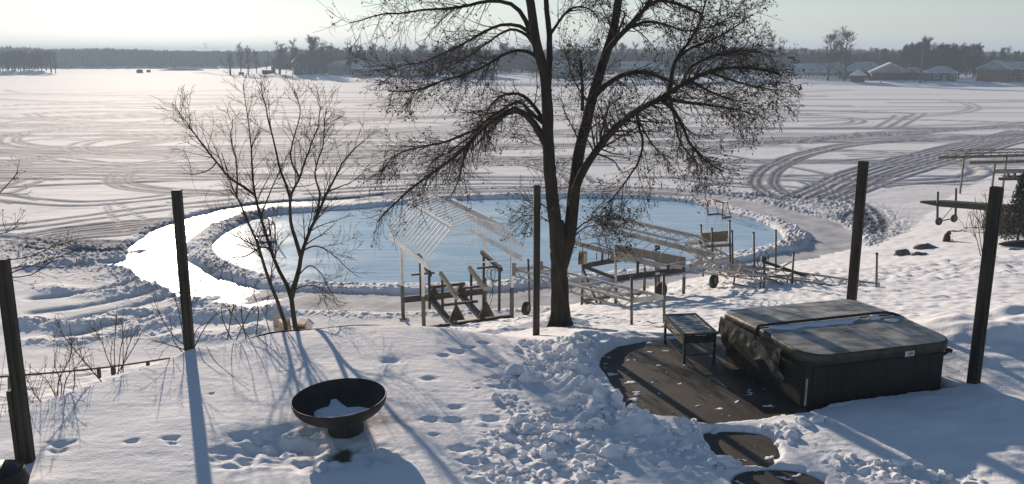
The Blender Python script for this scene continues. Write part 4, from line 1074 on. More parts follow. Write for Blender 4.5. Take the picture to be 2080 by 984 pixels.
goal('red hockey goal seen through the small tree at the glinting end of the rink', gA, gB, .90, bk_)

# ------------------------------------------------------------------ neighbour's shore, right
t = thing('roll_in_dock', 'dark dock slab carried on two tall poles with wheels, hauled onto the shore', 'dock', U(1922, 458, .5))
e0, e1 = UD(1871, 410, 43.3), UD(2095, 427, 39.6)
dv = (e1 - e0) / np.linalg.norm(e1 - e0)
b = MB(); s0 = np.array([dv[1], -dv[0], 0])
V = []
for f, w_, h_ in ((0, .15, .08), (.2, .32, .27), (1, .32, .30)):
    c = e0 + (e1 - e0) * f
    V += [c + s0 * w_ - [0, 0, h_ / 2], c - s0 * w_ - [0, 0, h_ / 2], c - s0 * w_ + [0, 0, h_ / 2], c + s0 * w_ + [0, 0, h_ / 2]]
b.add(V, [[0,1,2,3],[4,5,1,0],[5,6,2,1],[6,7,3,2],[7,4,0,3],[8,9,5,4],[9,10,6,5],[10,11,7,6],[11,8,4,7],[11,10,9,8]]); b.build('deck', M_STEEL, t)
for (px, top, bot, D) in ((1905, 390, 450, 42.4), (1942, 383, 444, 43.0)):
    b = MB(); b.pipe(UD(px - 1, bot, D), UD(px, top, D), .055); b.build('pole', M_STEEL, t, True)
    wheel(t, UD(px + (2 if px < 1920 else -4), bot, D - .15), .20, .12, (.35, -.94, 0))
b = MB(); b.pipe(UD(1907, 450, 42.4), UD(1938, 444, 43.0), .03); b.build('axle', M_STEEL, t, True)
b = MB(); b.pipe(UD(1936, 420, 42.8), UD(1914, 446, 42.6), .018); b.build('brace', M_STEEL, t, True)

# hunched statue
hb_ = U(1923, 487, .75); hb_[2] = gz_at(hb_[0], hb_[1]) - .02
t = thing('garden_statue', 'small dark hunched animal shape sitting alone on the snow beyond the tub', 'statue', hb_)
b = MB(); k = .95
b.lathe([(0, 0), (.16, 0), (.17, .10), (.155, .2), (.13, .32), (.09, .40), (0, .43)], hb_, 18)
b.build('body', M_STATUE, t, True)
b = MB(); b.blob(hb_ + [.05, -.02, .44], (.10, .09, .085), 2, .15); b.blob(hb_ + [.13, -.03, .40], (.05, .045, .04), 3, .1); b.build('head', M_STATUE, t, True)
b = MB(); b.path(catmull([hb_ + [.12, -.05, .02], hb_ + [.20, -.06, .05], hb_ + [.22, -.06, .16]], 10), .022, 6); b.build('tail', M_STATUE, t, True)

for px, py, s_, lab in ((1833, 509, (.34, .22, .20), 'small grey rock poking from the snow, the paler one nearer the tall post'), (1880, 496, (.52, .28, .20), 'long dark rock with a snow cap, beside the hunched statue'), (1868, 516, (.35, .25, .10), 'low snowy rock mound below the long dark rock')):
    p = U(px, py, .9); p[2] = gz_at(p[0], p[1])
    b = MB(); b.blob(p, s_, int(px) % 13, .35, 14, 10); tag(b.build('rock', M_ROCK, None, True, origin=p), lab, 'rock', 'rocks on the shore')

# third boat lift far along the shore
o3 = UD(1970, 331, 52.5); a3 = np.array([.98, .2, 0]); c3 = np.array([-.2, .98, 0])
t = thing('boat_lift', 'distant boat lift with a long pale rail frame, farthest along the right shore', 'boat lift', (34, 53, .5), 'boat lifts parked on the snowy shore')
P3 = canopy_frame(t, o3, a3, c3, 6.5, 2.8, .30, .5, .55, 12, M_GALV, .018, .2)
for s, u in ((1.8, .02), (5.0, .02), (1.8, 2.75), (5.0, 2.75)):
    top = P3(s, u, 0); b = MB(); b.beam([top[0], top[1], gz_at(top[0], top[1]) - .1], top, .10, .10, up=(0, 1, 0)); b.build('leg', M_GALV, t)
b = MB(); b.beam(UD(2025, 349, 53.2), UD(2100, 347, 54.5), .5, .2); b.build('platform', M_PLANK, t)
b = MB(); b.beam(UD(2032, 364, 53), UD(2100, 363, 54), .3, .16); b.beam(UD(2040, 359, 54.5), UD(2100, 358, 55), .3, .12); b.build('cross_beam', M_STEEL, t)
for px in (2048, 2061):
    b = MB(); b.beam(UD(px, 363, 53.8), UD(px, 350, 53.8), .12, .12, up=(0, 1, 0)); b.build('bunk_post', M_STEEL, t)

# upturned boat under snow by the frame edge, and a dark log
p = U(2078, 496, 1.4); p[2] = gz_at(p[0], p[1])
t = thing('upturned_boat', 'low upturned rowing boat rimmed with snow at the right frame edge', 'boat', p)
ux = np.array([.98, -.2, 0]); n_ = 18; V = []
for i in range(n_):
    f = i / (n_ - 1); w_ = .5 * math.sin(math.pi * min(1, max(0.02, f * .96 + .02))) ** .6; h_ = .28 * math.sin(math.pi * (f * .94 + .03)) ** .5
    for j in range(9):
        a = math.pi * j / 8; V.append(p + ux * (f - .35) * 2.6 + np.array([-ux[1], ux[0], 0]) * w_ * math.cos(a) + [0, 0, h_ * math.sin(a) + .05])
idx = np.arange(n_ * 9).reshape(n_, 9); b = MB(); b.add(V, np.stack([idx[:-1, :-1], idx[1:, :-1], idx[1:, 1:], idx[:-1, 1:]], -1).reshape(-1, 4)); b.build('hull', M_BLACK, t, True)
b = MB(); b.path([p + ux * (f - .35) * 2.6 + np.array([-ux[1], ux[0], 0]) * (-.5 * math.sin(math.pi * (f * .96 + .02)) ** .6) + [0, 0, .05] for f in np.linspace(0, 1, 16)], .035, 6); b.build('gunwale', M_WHITE, t, True)
# boards at the foot of the small tree
p = UD(566, 662, 17.4)
t = thing('wooden_crate', 'weathered plank box standing open behind the foot of the small tree', 'crate', (p[0], p[1], gz_at(p[0], p[1])))
b = MB(); q = [UD(553, 644, 17.4), UD(577, 658, 17.2), UD(583, 690, 17.2), UD(560, 700, 17.4)]; th = np.array([.03, .35, 0]); q = np.array(q); b.add(np.vstack([q, q + th]), [[0,1,2,3],[7,6,5,4],[0,4,5,1],[1,5,6,2],[2,6,7,3],[3,7,4,0]]); b.build('end_board', M_PLANK, t)
b = MB(); b.beam(UD(560, 646, 17.6), UD(580, 660, 17.0), .07, .05); b.beam(UD(570, 667, 17.3), UD(584, 662, 17.8), .3, .03); b.build('edge_board', M_BUNK, t)
p = UD(615, 660, 17.5)
t = thing('board_stack', 'sunlit yellow board and dark block lying just behind the small tree trunk', 'boards', (p[0], p[1], gz_at(p[0], p[1])))
b = MB(); b.beam(UD(606, 655, 17.6), UD(622, 656, 17.6), .35, .05); b.build('board', M_BUNK, t)
b = MB(); b.beam(UD(604, 665, 17.6), UD(621, 666, 17.6), .3, .20); b.build('block', M_STEEL, t)
b = MB(); b.beam(UD(623, 657, 17.5), UD(635, 668, 17.4), .05, .24); b.build('end_board', M_WHITE, t)

# low rail on the bank
t = thing('rail_fence', 'low dark rail on short stakes along the weedy bank at lower left', 'fence', UD(150, 760, 13.6))
b = MB(); b.path(catmull([UD(-60, 770, 12.6), UD(100, 758, 13.3), UD(220, 746, 14.0), UD(345, 728, 14.8)], 20), .016, 6); b.build('rail', M_POST, t, True)
for px, y0, y1, D in ((20, 763, 850, 12.9), (200, 746, 768, 13.9), (228, 742, 762, 14.05), (300, 735, 752, 14.6)):
    b = MB(); b.beam(UD(px + 2, y1, D), UD(px, y0, D), .05, .05, up=(0, 1, 0)); b.build('stake', M_POST, t)

# ------------------------------------------------------------------ branching
def resample(P, Rr, K):
    P = np.asarray(P, float); s = np.r_[0, np.cumsum(np.linalg.norm(np.diff(P, axis=0), axis=1))]
    t = np.linspace(0, s[-1], K)
    return np.stack([np.interp(t, s, P[:, k]) for k in range(3)], 1), np.interp(t, s, Rr)

def spawn(P, Rr, n, rng, t0=.25, t1=1.0, ln=(.5, 1.2), ang=(30, 60), droop=.2, curl=0.0, rs=.5, rmin=.004, K=5, wander=.12, taper=.25, lenw=True, bias=None, bias_w=0.0):
    """grow n children from a batch of parents P (N,K,3)"""
    N, KP, _ = P.shape
    L = np.linalg.norm(np.diff(P, axis=1), axis=2).sum(1)
    pr = L / L.sum() if lenw else np.full(N, 1 / N)
    i = rng.choice(N, n, p=pr)
    t = t0 + (t1 - t0) * rng.random(n) ** .8
    f = t * (KP - 1); k = np.minimum(f.astype(int), KP - 2); f = (f - k)[:, None]
    base = P[i, k] * (1 - f) + P[i, k + 1] * f
    tan = P[i, k + 1] - P[i, k]; tan /= np.linalg.norm(tan, axis=1, keepdims=True) + 1e-9
    pr_ = Rr[i, k] * (1 - f[:, 0]) + Rr[i, k + 1] * f[:, 0]
    rv = rng.normal(size=(n, 3)); rv -= (rv * tan).sum(1, keepdims=True) * tan; rv /= np.linalg.norm(rv, axis=1, keepdims=True) + 1e-9
    a = np.radians(rng.uniform(ang[0], ang[1], n))[:, None]
    d = tan * np.cos(a) + rv * np.sin(a)
    if bias is not None:
        d = d + np.asarray(bias) * bias_w; d /= np.linalg.norm(d, axis=1, keepdims=True)
    ll = rng.uniform(ln[0], ln[1], n) * (1.2 - .72 * t)
    C = np.empty((n, K, 3)); C[:, 0] = base
    for j in range(1, K):
        u = j / (K - 1)
        d = d + rng.normal(size=(n, 3)) * wander
        d[:, 2] += -droop * (1 - u) + curl * u
        d /= np.linalg.norm(d, axis=1, keepdims=True)
        C[:, j] = C[:, j - 1] + d * (ll / (K - 1))[:, None]
    r0 = np.maximum(pr_ * rs, rmin)
    RR = r0[:, None] * np.linspace(1, taper, K)[None]
    return C, np.maximum(RR, rmin * .7)

# ------------------------------------------------------------------ the big forked tree
def limb(pts, r0, r1, d0, d1, K=18, Dbase=20.2):
    C = catmull(np.array(pts, float), 40)
    f = np.linspace(0, 1, 40)
    P = np.array([UD(x, y, Dbase + d0 + (d1 - d0) * t ** 1.1) for (x, y), t in zip(C, f)])
    s = (Dbase + 1) / F * (.85 if r0 < 9 else 1.0)
    return resample(P, (r0 + (r1 - r0) * f ** .8) * s, K)

trunk_l = [
 ([(1138,690),(1138,655),(1137,600),(1135,540),(1133,490),(1130,450)], 21, 15, 0, 0),
 ([(1131,500),(1125,430),(1117,350),(1113,280),(1112,220),(1107,160),(1093,100),(1083,50),(1076,0),(1068,-70),(1060,-160)], 14, 7, 0, -.5),
 ([(1112,235),(1113,170),(1115,120),(1116,70),(1110,20),(1106,-40),(1108,-120)], 8.5, 5, 0, .6),
 ([(1140,540),(1152,500),(1159,460),(1164,400),(1171,340),(1181,290),(1193,240),(1206,190),(1221,140),(1237,95),(1249,45),(1256,0),(1262,-70),(1272,-170)], 15, 6.5, 0, .8),
 ([(1163,420),(1168,385),(1181,355),(1201,322),(1235,277),(1270,242),(1310,216),(1340,203),(1370,182),(1402,164),(1440,146),(1480,138),(1530,140),(1582,150)], 9.5, 1.6, 0, -1.6),
 ([(1204,200),(1230,174),(1265,153),(1300,147),(1335,155),(1375,172)], 7, 3, .2, 1.4),
 ([(1226,125),(1240,95),(1262,70),(1290,42),(1316,12),(1345,2),(1385,12),(1425,28)], 8, 2.2, .3, -1.0),
 ([(1316,12),(1335,-30),(1360,-70),(1400,-100)], 6, 2, -.3, -.8),
]
limbs = trunk_l[4:] + [
 ([(1076,62),(1064,36),(1045,12),(1016,3),(984,3),(950,12),(905,18),(862,20),(815,27),(765,32),(712,48)], 6, 1.1, 0, -1.4),
 ([(1082,80),(1070,62),(1054,53),(1025,50),(1000,57),(967,74),(936,92),(900,110),(850,128),(785,140)], 5.5, 1.1, 0, 1.2),
 ([(1086,95),(1070,72),(1040,60),(1012,72),(984,92),(952,114),(905,140)], 4.5, 1.1, 0, 2.0),
 ([(1096,125),(1080,108),(1053,103),(1024,110),(996,128),(962,145),(905,163),(835,185),(790,186)], 5, 1.1, 0, -1.9),
 ([(1112,262),(1100,238),(1077,207),(1053,191),(1025,193),(1004,207),(986,232),(965,262)], 6, 1.4, 0, 1.6),
 ([(1110,255),(1075,226),(1063,211),(1049,207),(1024,221),(990,243),(962,270),(921,302),(875,330)], 5.5, 1.2, 0, -1.2),
 ([(1114,300),(1101,277),(1084,250),(1063,229),(1039,222),(1012,238),(984,257),(956,288),(928,315),(900,337),(850,372),(802,412),(768,450)], 9, 1.3, 0, -.8),
 ([(984,257),(945,272),(900,290),(850,300),(800,318),(775,350)], 4, 1.0, -.4, .6),
 ([(956,288),(940,330),(930,370),(915,400)], 3.5, 1.0, -.4, -.2),
 ([(1115,75),(1130,52),(1146,30),(1160,18),(1182,14),(1205,24),(1218,45)], 4, 1.2, .2, 1.0),
 ([(1345,203),(1366,222),(1386,256),(1402,292),(1432,325),(1468,350)], 6, 1.2, -.7, -1.4),
 ([(1350,200),(1390,208),(1440,214),(1500,224),(1548,238)], 5, 1.1, -.7, .4),
 ([(1360,195),(1370,240),(1380,285),(1405,320),(1425,338)], 4, 1.0, -.7, .4),
 ([(1294,225),(1297,256),(1306,290),(1295,333),(1273,366),(1245,403),(1228,425)], 4, 1.0, -.4, -.9),
 ([(1300,250),(1322,290),(1340,310),(1360,330)], 2.5, .9, -.4, .2),
 ([(1358,190),(1362,165),(1372,124),(1393,94),(1418,56),(1428,22),(1440,-20)], 6, 1.5, -.7, -.2),
 ([(1385,176),(1400,140),(1440,118),(1490,104),(1545,106)], 5, 1.1, -.9, .4),
 ([(1372,124),(1400,100),(1450,80),(1500,50),(1528,30)], 4, 1.1, -.5, .8),
 ([(1285,55),(1310,45),(1345,48),(1385,62),(1430,58),(1485,40)], 4.5, 1.1, -.1, 1.4),
 ([(1183,225),(1183,190),(1181,145),(1180,120)], 4.5, 2.5, -.1, -.2),
 ([(1250,80),(1266,40),(1270,26),(1255,20)], 3, 1.2, .2, .5),
 ([(1440,146),(1475,160),(1530,175),(1585,185)], 3.5, 1.0, -1.3, -.6),
 ([(1402,164),(1440,185),(1480,200),(1520,212)], 3.5, 1.0, -1.1, -2.2),
 ([(1236,275),(1225,250),(1240,215),(1262,195)], 2.2, .9, -.2, .6),
 ([(1114,330),(1108,300),(1095,275)], 2, .8, 0, .4),
 ([(1168,470),(1185,455),(1215,440),(1240,447)], 2.4, .8, 0, -.6),
 ([(1166,480),(1190,462),(1230,455)], 2.0, .8, 0, .5),
 ([(1118,430),(1100,415),(1080,412),(1062,405)], 2.0, .7, 0, -.4),
 ([(1122,455),(1095,440),(1060,438)], 1.8, .7, 0, .3),
 ([(1140,500),(1136,450),(1130,400),(1128,340)], 1.6, .7, .1, .3),
 ([(1250,20),(1280,-30),(1300,-90)], 4, 1.2, .5, .8), ([(1072,-20),(1030,-60),(980,-80)], 4, 1.2, -.3, .8), ([(1108,-60),(1140,-110),(1160,-160)], 3, 1.2, .4, 0),
 ([(1066,-60),(1010,-90),(940,-95),(860,-70),(800,-30)], 4, 1.1, -.5, -1.8), ([(1260,-60),(1330,-110),(1420,-90),(1480,-40)], 4, 1.1, .5, 1.2),
 ([(1182,290),(1200,262),(1225,240),(1240,205)], 2.2, .9, .2, 1.2), ([(1180,300),(1165,262),(1150,235),(1140,200)], 2.2, .9, 0, .6), ([(1200,215),(1175,180),(1160,150),(1150,105)], 2.4, .9, .2, 1.0),
]
rng = np.random.default_rng(21)
base = UD(1138, 668, 20.2)
t = thing('broadleaf_tree', 'big forked bare tree full of dry seed clusters rising past the top of the frame', 'tree', base)
b = MB()
for pts, r0, r1, d0, d1 in trunk_l:
    P, Q_ = limb(pts, r0, r1, d0, d1, 30)
    P = P + np.stack([fbm(np.arange(30) * .35, np.full(30, r0), 7, 2), fbm(np.arange(30) * .35, np.full(30, r0 + 9), 8, 2), np.zeros(30)], 1) * (.02 * min(1, r0 / 8))
    b.tubes(P, Q_ * (1 + .05 * fbm(np.arange(30) * .8, np.full(30, r0), 9, 2)), 14)
for k in range(6):      # root flare
    a = k * math.pi / 3 + .3; c = np.array([math.cos(a), math.sin(a), 0])
    b.tubes(np.array([base + c * .50 + [0, 0, -.25], base + c * .30 + [0, 0, -.02], base + c * .17 + [0, 0, .25], base + c * .09 + [0, 0, .7], base + c * .06 + [0, 0, 1.3]]), np.array([.04, .085, .11, .125, .12]), 8)
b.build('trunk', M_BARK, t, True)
LB = [limb(*l) for l in limbs]
LP = np.stack([x[0] for x in LB]); LR = np.stack([x[1] for x in LB])
LP = LP + (fbm(np.arange(LP.size).reshape(LP.shape) * .31, np.zeros(LP.shape), 12, 2) * .03) * np.linspace(0, 1, 18)[None, :, None]
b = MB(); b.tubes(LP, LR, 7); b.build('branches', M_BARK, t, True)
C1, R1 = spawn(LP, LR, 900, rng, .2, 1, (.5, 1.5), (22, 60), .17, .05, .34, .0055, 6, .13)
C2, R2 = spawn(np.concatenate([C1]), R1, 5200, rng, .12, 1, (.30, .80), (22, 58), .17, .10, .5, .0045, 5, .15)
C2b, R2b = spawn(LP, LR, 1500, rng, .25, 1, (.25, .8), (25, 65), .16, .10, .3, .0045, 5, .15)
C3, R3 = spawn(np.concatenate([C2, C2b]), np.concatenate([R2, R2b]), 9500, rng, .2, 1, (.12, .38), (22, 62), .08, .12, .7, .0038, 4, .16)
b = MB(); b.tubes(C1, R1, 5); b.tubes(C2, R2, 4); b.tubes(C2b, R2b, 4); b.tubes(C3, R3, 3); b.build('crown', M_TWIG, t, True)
# dry seed clusters at the twig ends
def clusters(T, size, rng, per=3):
    n = len(T); out = []
    for k in range(per):
        c = T + rng.normal(size=(n, 3)) * size * .55 - np.array([0, 0, size * .4])
        s = size * rng.uniform(.5, 1.05, (n, 1))
        d1 = rng.normal(size=(n, 3)); d1[:, 2] *= 1.4; d1 /= np.linalg.norm(d1, axis=1, keepdims=True)
        d2 = rng.normal(size=(n, 3)); d2 -= (d2 * d1).sum(1, keepdims=True) * d1; d2 /= np.linalg.norm(d2, axis=1, keepdims=True)
        d3 = np.cross(d1, d2)
        out.append(np.stack([c + d1 * s, c + d2 * s * .5, c - d2 * s * .35 + d3 * s * .3, c - d1 * s * .8, c - d2 * s * .3 - d3 * s * .35], 1))
    V = np.concatenate(out); m = len(V); i = (np.arange(m) * 5)[:, None]
    fs = np.concatenate([i + np.array(q)[None] for q in ([0,1,2],[0,2,4],[0,4,1],[3,2,1],[3,4,2],[3,1,4])])
    return V.reshape(-1, 3), fs
tips = np.concatenate([C3[:, -1], C2[:, -1], C2[:, 3]])
wgt = smooth(1050, 1300, tips[:, 0] / (tips[:, 1]) * F + CX)
keep = rng.random(len(tips)) < .18 + .30 * wgt
V, fs = clusters(tips[keep], .040, rng, 2)
b = MB(); b.add(V, fs); b.build('seed_clusters', M_SEED, t)

# ------------------------------------------------------------------ the small tree on the brow
rng = np.random.default_rng(33)
D2 = 17.0
sm = [
 ([(584,700),(581,665),(568,625),(552,584),(538,545),(526,504),(513,470),(501,447),(488,415),(475,390),(462,350),(450,310)], 5.6, .8, 0, -.6),
 ([(601,700),(600,664),(594,625),(590,595),(583,580),(575,567),(560,535),(549,504),(538,470),(529,442),(521,410),(517,390),(513,350),(511,311),(508,280),(506,254),(500,215),(494,172)], 6.6, .6, 0, .5),
 ([(592,605),(598,580),(604,561),(609,540),(614,510),(626,478),(640,447),(652,420),(666,390),(682,358),(695,333),(720,305),(740,286)], 7, .9, 0, .4),
 ([(611,522),(600,485),(592,459),(589,430),(590,400),(600,378),(609,362),(620,325),(632,294),(645,262),(652,215)], 5, .9, .1, -.8),
 ([(590,405),(580,372),(569,345),(560,305),(552,271),(543,235),(535,197),(528,165)], 3.5, .8, 0, .8),
 ([(519,398),(495,380),(467,362),(440,330),(415,299),(392,268),(375,245),(352,212)], 3.6, .8, .3, -.3),
 ([(480,400),(482,360),(478,320),(470,280),(472,240)], 2.4, .8, -.2, .4),
 ([(640,447),(650,400),(640,350),(655,300),(660,250),(664,215)], 3, .8, .2, .9),
 ([(549,504),(520,500),(480,480),(445,462),(420,455)], 2.0, .7, .2, -.8),
 ([(614,510),(640,500),(665,510),(690,530),(705,545)], 2.2, .7, 0, -.6),
 ([(605,560),(630,540),(655,560),(668,590)], 2.0, .7, 0, .4),
 ([(526,504),(500,520),(470,525),(450,545)], 2.0, .7, -.1, .5),
 ([(590,595),(620,580),(650,585),(672,600)], 1.8, .7, 0, -.6),
 ([(609,362),(590,320),(600,270),(610,225),(600,185)], 2.4, .7, -.5, .3),
 ([(529,442),(545,400),(560,365),(575,330)], 2.2, .7, .2, .9),
 ([(440,330),(425,345),(395,355),(372,352)], 1.8, .7, 0, .5),
 ([(666,390),(690,380),(715,370),(738,350)], 2.0, .7, .2, -.3),
]
SB = [limb(l[0], l[1], l[2], l[3], l[4], 18, D2) for l in sm]
MP, MR = np.stack([x[0] for x in SB]), np.stack([x[1] for x in SB])
MP = MP + fbm(np.arange(MP.size).reshape(MP.shape) * .37, np.zeros(MP.shape), 15, 2) * .03 * np.linspace(0, 1, 18)[None, :, None]
p = UD(596, 668, D2)
t = thing('broadleaf_tree', 'small bare tree with two thin stems growing just behind the snowy brow', 'tree', (p[0], p[1], gz_at(p[0], p[1])))
b = MB(); b.tubes(MP[:4], MR[:4], 10)
for q, r in ((MP[0, 0], .10), (MP[1, 0], .11)): b.tubes(np.array([[q[0], q[1], gz_at(q[0], q[1]) - .15], q + [0, 0, .05]]), np.array([r * 1.1, r * .85]), 10)
b.build('trunk', M_BARK, t, True)
b = MB(); b.tubes(MP[4:], MR[4:], 7); b.build('branches', M_BARK, t, True)
C1, R1 = spawn(MP, MR, 300, rng, .3, 1, (.4, 1.1), (22, 50), -.04, .03, .42, .0045, 6, .12)
C2, R2 = spawn(C1, R1, 1100, rng, .15, 1, (.2, .55), (22, 55), -.02, .05, .55, .0035, 5, .14)
C3, R3 = spawn(C2, R2, 1300, rng, .2, 1, (.1, .28), (20, 60), .0, .0, .7, .003, 4, .16)
b = MB(); b.tubes(C1, R1, 5); b.tubes(C2, R2, 4); b.tubes(C3, R3, 3); b.build('crown', M_SHRUBTWIG, t, True)
V, fs = clusters(C3[rng.random(len(C3)) < .12][:, -1], .02, rng, 1); b = MB(); b.add(V, fs); b.build('seed_clusters', M_SEED, t)

# thin dark edging along the brow
b = MB(); e_ = [U(x, y, 4.1) for x, y in [(340,726),(395,710),(440,699),(500,687),(560,676),(640,666),(720,660),(800,658)]]
C = catmull(e_, 60); C[:, 2] = [gz_at(p[0], p[1]) for p in C]; C[:, 2] = np.convolve(np.pad(C[:, 2], 3, 'edge'), np.ones(7) / 7, 'valid') + .015
b.path(C, .022, 6); tag(b.build('edging_rail', M_POST, None, True, origin=C[0]), 'thin dark edging running along the crest of the snowy brow', 'edging')

# ------------------------------------------------------------------ shrubs
def shrub(label, stems, D, n1, n2, r0=2.0, buds=0.0, ln=(.2, .6), seed=1, name='bare_shrub', cat='shrub', grp=None):
    rng = np.random.default_rng(seed)
    S = [limb(s, r0, .6, 0, rng.uniform(-.5, .5), 10, D) for s in stems]
    P, Q_ = np.stack([x[0] for x in S]), np.stack([x[1] for x in S])
    f = P[:, 0].mean(0); b = MB(); b.tubes(P, Q_, 6)
    C1, R1 = spawn(P, Q_, n1, rng, .3, 1, ln, (20, 50), -.03, .02, .6, .004, 5, .12)
    C2, R2 = spawn(C1, R1, n2, rng, .2, 1, (ln[0] * .4, ln[1] * .5), (25, 60), 0, 0, .7, .0035, 4, .15)
    b.tubes(C1, R1, 4); b.tubes(C2, R2, 3)
    if buds:
        tp = np.concatenate([C2[:, -1], C1[:, -1]]); V, fs = clusters(tp[rng.random(len(tp)) < buds], .022, rng, 1); b.add(V, fs)
    t = tag(b.build(name, M_SHRUBTWIG, None, True, origin=(f[0], f[1], gz_at(f[0], f[1]))), label, cat, grp)
    return t
shrub('long low boughs with dark buds reaching in from the left edge above the first post', [[(-60,600),(-20,575),(30,552),(80,535),(130,518),(165,505)],[(-60,575),(0,565),(60,560),(100,535),(140,500)],[(-60,545),(0,530),(60,522),(110,500),(140,492)],[(-50,560),(10,548),(60,540),(110,545),(150,540)],[(-60,500),(-20,480),(20,470),(40,455)],[(-50,420),(-10,400),(20,370),(36,350)]], 12.5, 46, 130, 2.2, .5, seed=5, name='overhanging_branch', cat='branch')
shrub('tall thin bare shrub at the foot of the post on the brow', [[(388,712),(350,680),(325,640),(310,600)],[(375,712),(370,670),(360,620),(350,590)],[(392,712),(380,660),(395,600),(400,570)],[(380,712),(340,700),(300,690)],[(395,705),(420,660),(450,625),(470,600)],[(385,712),(400,670),(430,650)],[(370,715),(352,690),(345,640)]], 14.4, 26, 40, 1.6, seed=8)
shrub('slender bare saplings between the brow post and the small tree', [[(462,690),(470,640),(478,600),(470,560)],[(500,690),(490,630),(500,580),(495,540)],[(520,682),(525,630),(515,590),(530,560)],[(548,675),(540,640),(545,600)],[(480,690),(510,630),(540,605),(560,600)],[(470,690),(450,640),(455,600)],[(505,685),(480,650),(450,610),(440,580)]], 15.6, 40, 70, 1.6, seed=11)
shrub('twiggy bare shrub on the weedy bank left of the rail stakes', [[(120,830),(125,780),(110,740),(118,700)],[(125,830),(135,770),(160,740),(175,715)],[(122,830),(100,780),(70,750)],[(128,830),(150,790),(150,740),(140,690)],[(118,830),(120,770),(145,720),(140,650)],[(100,835),(70,800),(50,760)],[(240,815),(180,745),(135,690),(112,655)]], 12.6, 60, 110, 1.7, seed=14)
shrub('fan of upright dry stems beside the rail stakes on the bank', [[(235,760),(232,710),(236,660),(238,620)],[(240,760),(245,710),(255,660)],[(245,758),(262,700),(285,655)],[(232,760),(215,720),(205,690),(175,650)],[(250,758),(250,700),(248,650)],[(228,760),(225,720),(230,690)],[(238,760),(275,700),(290,670)]], 14.2, 36, 50, 1.4, seed=17)
shrub('reddish bare shrub on the shore, half hidden by the post beside the hot tub bracket', [[(1996,520),(1990,480),(1985,440),(1980,400)],[(2000,520),(1998,470),(2004,430),(2002,395)],[(1992,520),(1985,490),(1975,460),(1970,430)],[(2000,515),(2010,470),(2015,430)]], 31.5, 34, 60, 1.1, .2, (.3, .8), 19)
# dry grass and weeds: nobody could count them
rng = np.random.default_rng(44); n_ = 900
u = rng.random(n_); D = 10.6 + u * 5 + rng.normal(0, .4, n_); px = -60 + u * 420 + rng.normal(0, 60, n_)
B0 = []
for a_, d_ in zip(px, D):
    x = (a_ - CX) / F * (d_ * CP + 4.9 * SP); B0.append((x, d_))
B0 = np.array(B0); zz, _ = yard_height(B0[None, :, 0], B0[None, :, 1]); B0 = np.c_[B0, zz[0]]
ok = zz[0] < 3.85; B0 = B0[ok]; n_ = len(B0)
d = rng.normal(size=(n_, 3)) * .28; d[:, 2] = 1; hgt = rng.uniform(.25, .9, n_)
P = np.stack([B0, B0 + d * hgt[:, None] * .5, B0 + (d + rng.normal(size=(n_, 3)) * .25) * hgt[:, None]], 1)
b = MB(); b.tubes(P, np.full((n_, 3), .004) * [1.2, 1, .5], 3); tag(b.build('weeds', M_WEED), kind='stuff')
b = MB()
c0 = U(2052, 452, 1.4); c0[2] = gz_at(c0[0], c0[1]); n_ = 700
r_ = rng.normal(size=(n_, 3)) * [.6, .5, 0]; d = rng.normal(size=(n_, 3)) * .3; d[:, 2] = 1; hgt = rng.uniform(.4, 1.1, n_)[:, None]
P = np.stack([c0 + r_, c0 + r_ + d * hgt * .5, c0 + r_ + d * hgt + rng.normal(size=(n_, 3)) * .1], 1); b.tubes(P, np.full((n_, 3), .010), 3)
tag(b.build('ornamental_grass', M_RUST, None, origin=c0), 'clump of rusty brown dry grass in the shade behind the right-hand post by the tub', 'grass clump')
# dark conifer at the frame edge
def conifer(label, base, h, w, n, mt, seed, grp=None, size=.12, name='evergreen_tree', parent_parts=True):
    rng = np.random.default_rng(seed); t = thing(name, label, 'tree', base, grp)
    b = MB(); b.tubes(np.array([base + [0, 0, -.3], base + [0, 0, h * .5], base + [0, 0, h * .97]]), np.array([w * .06, w * .045, .01]), 7); b.build('trunk', M_FARTRUNK, t, True)
    f = rng.random(n) ** .7; a = rng.random(n) * 2 * np.pi
    rad = w * (1.02 - f) ** .8 * (.35 + .65 * np.sqrt(rng.random(n))) * (.8 + .35 * np.sin(a * 3 + f * 14))
    c = np.stack([rad * np.cos(a), rad * np.sin(a), h * (.06 + .94 * f) - rad * .25], 1) + base
    V, fs = clusters(c, size, rng, 2); b = MB(); b.add(V, fs); b.build('crown', mt, t)
    return t
eb = UD(2068, 405, 36.0); eb[2] = gz_at(eb[0], eb[1])
conifer('dark evergreen shrub at the right edge below the distant boat lift', eb + [.2, 0, 0], UD(2068, 350, 36)[2] - eb[2], 1.0, 1300, M_EVER, 3, size=.09, name='evergreen_shrub')

# ------------------------------------------------------------------ far shores
def yshore(px):
    return np.interp(px, [380, 420, 440, 500, 560, 620, 700, 780, 850, 950, 1100, 1400, 1580, 1800, 1900, 2080, 2600], [149, 150, 154, 156, 158, 161, 166, 171, 173, 175, 177, 174, 171, 175, 177, 178, 180])
PXS = np.linspace(392, 2560, 240); OFF = np.array([-6, 0, 2.0, 6, 14, 30, 60, 120, 220]); ZO = np.array([-.6, .2, .8, 1.0, 1.3, 1.7, 2.4, 3.8, 5.5])
def shore_pt(px, off):
    s = U(px, float(yshore(px)), 0.0); d = s[:2] / np.linalg.norm(s[:2])
    k = smooth(392, 700, px); lim = 8 + 212 * k
    o = min(off, lim) if off > 0 else off
    p = s[:2] + d * o
    return p[0], p[1], float(np.interp(o, OFF, ZO)) * (.55 + .45 * float(smooth(400, 620, px)))
V = np.array([[shore_pt(px, o if o <= 0 else o) for px in PXS] for o in OFF])
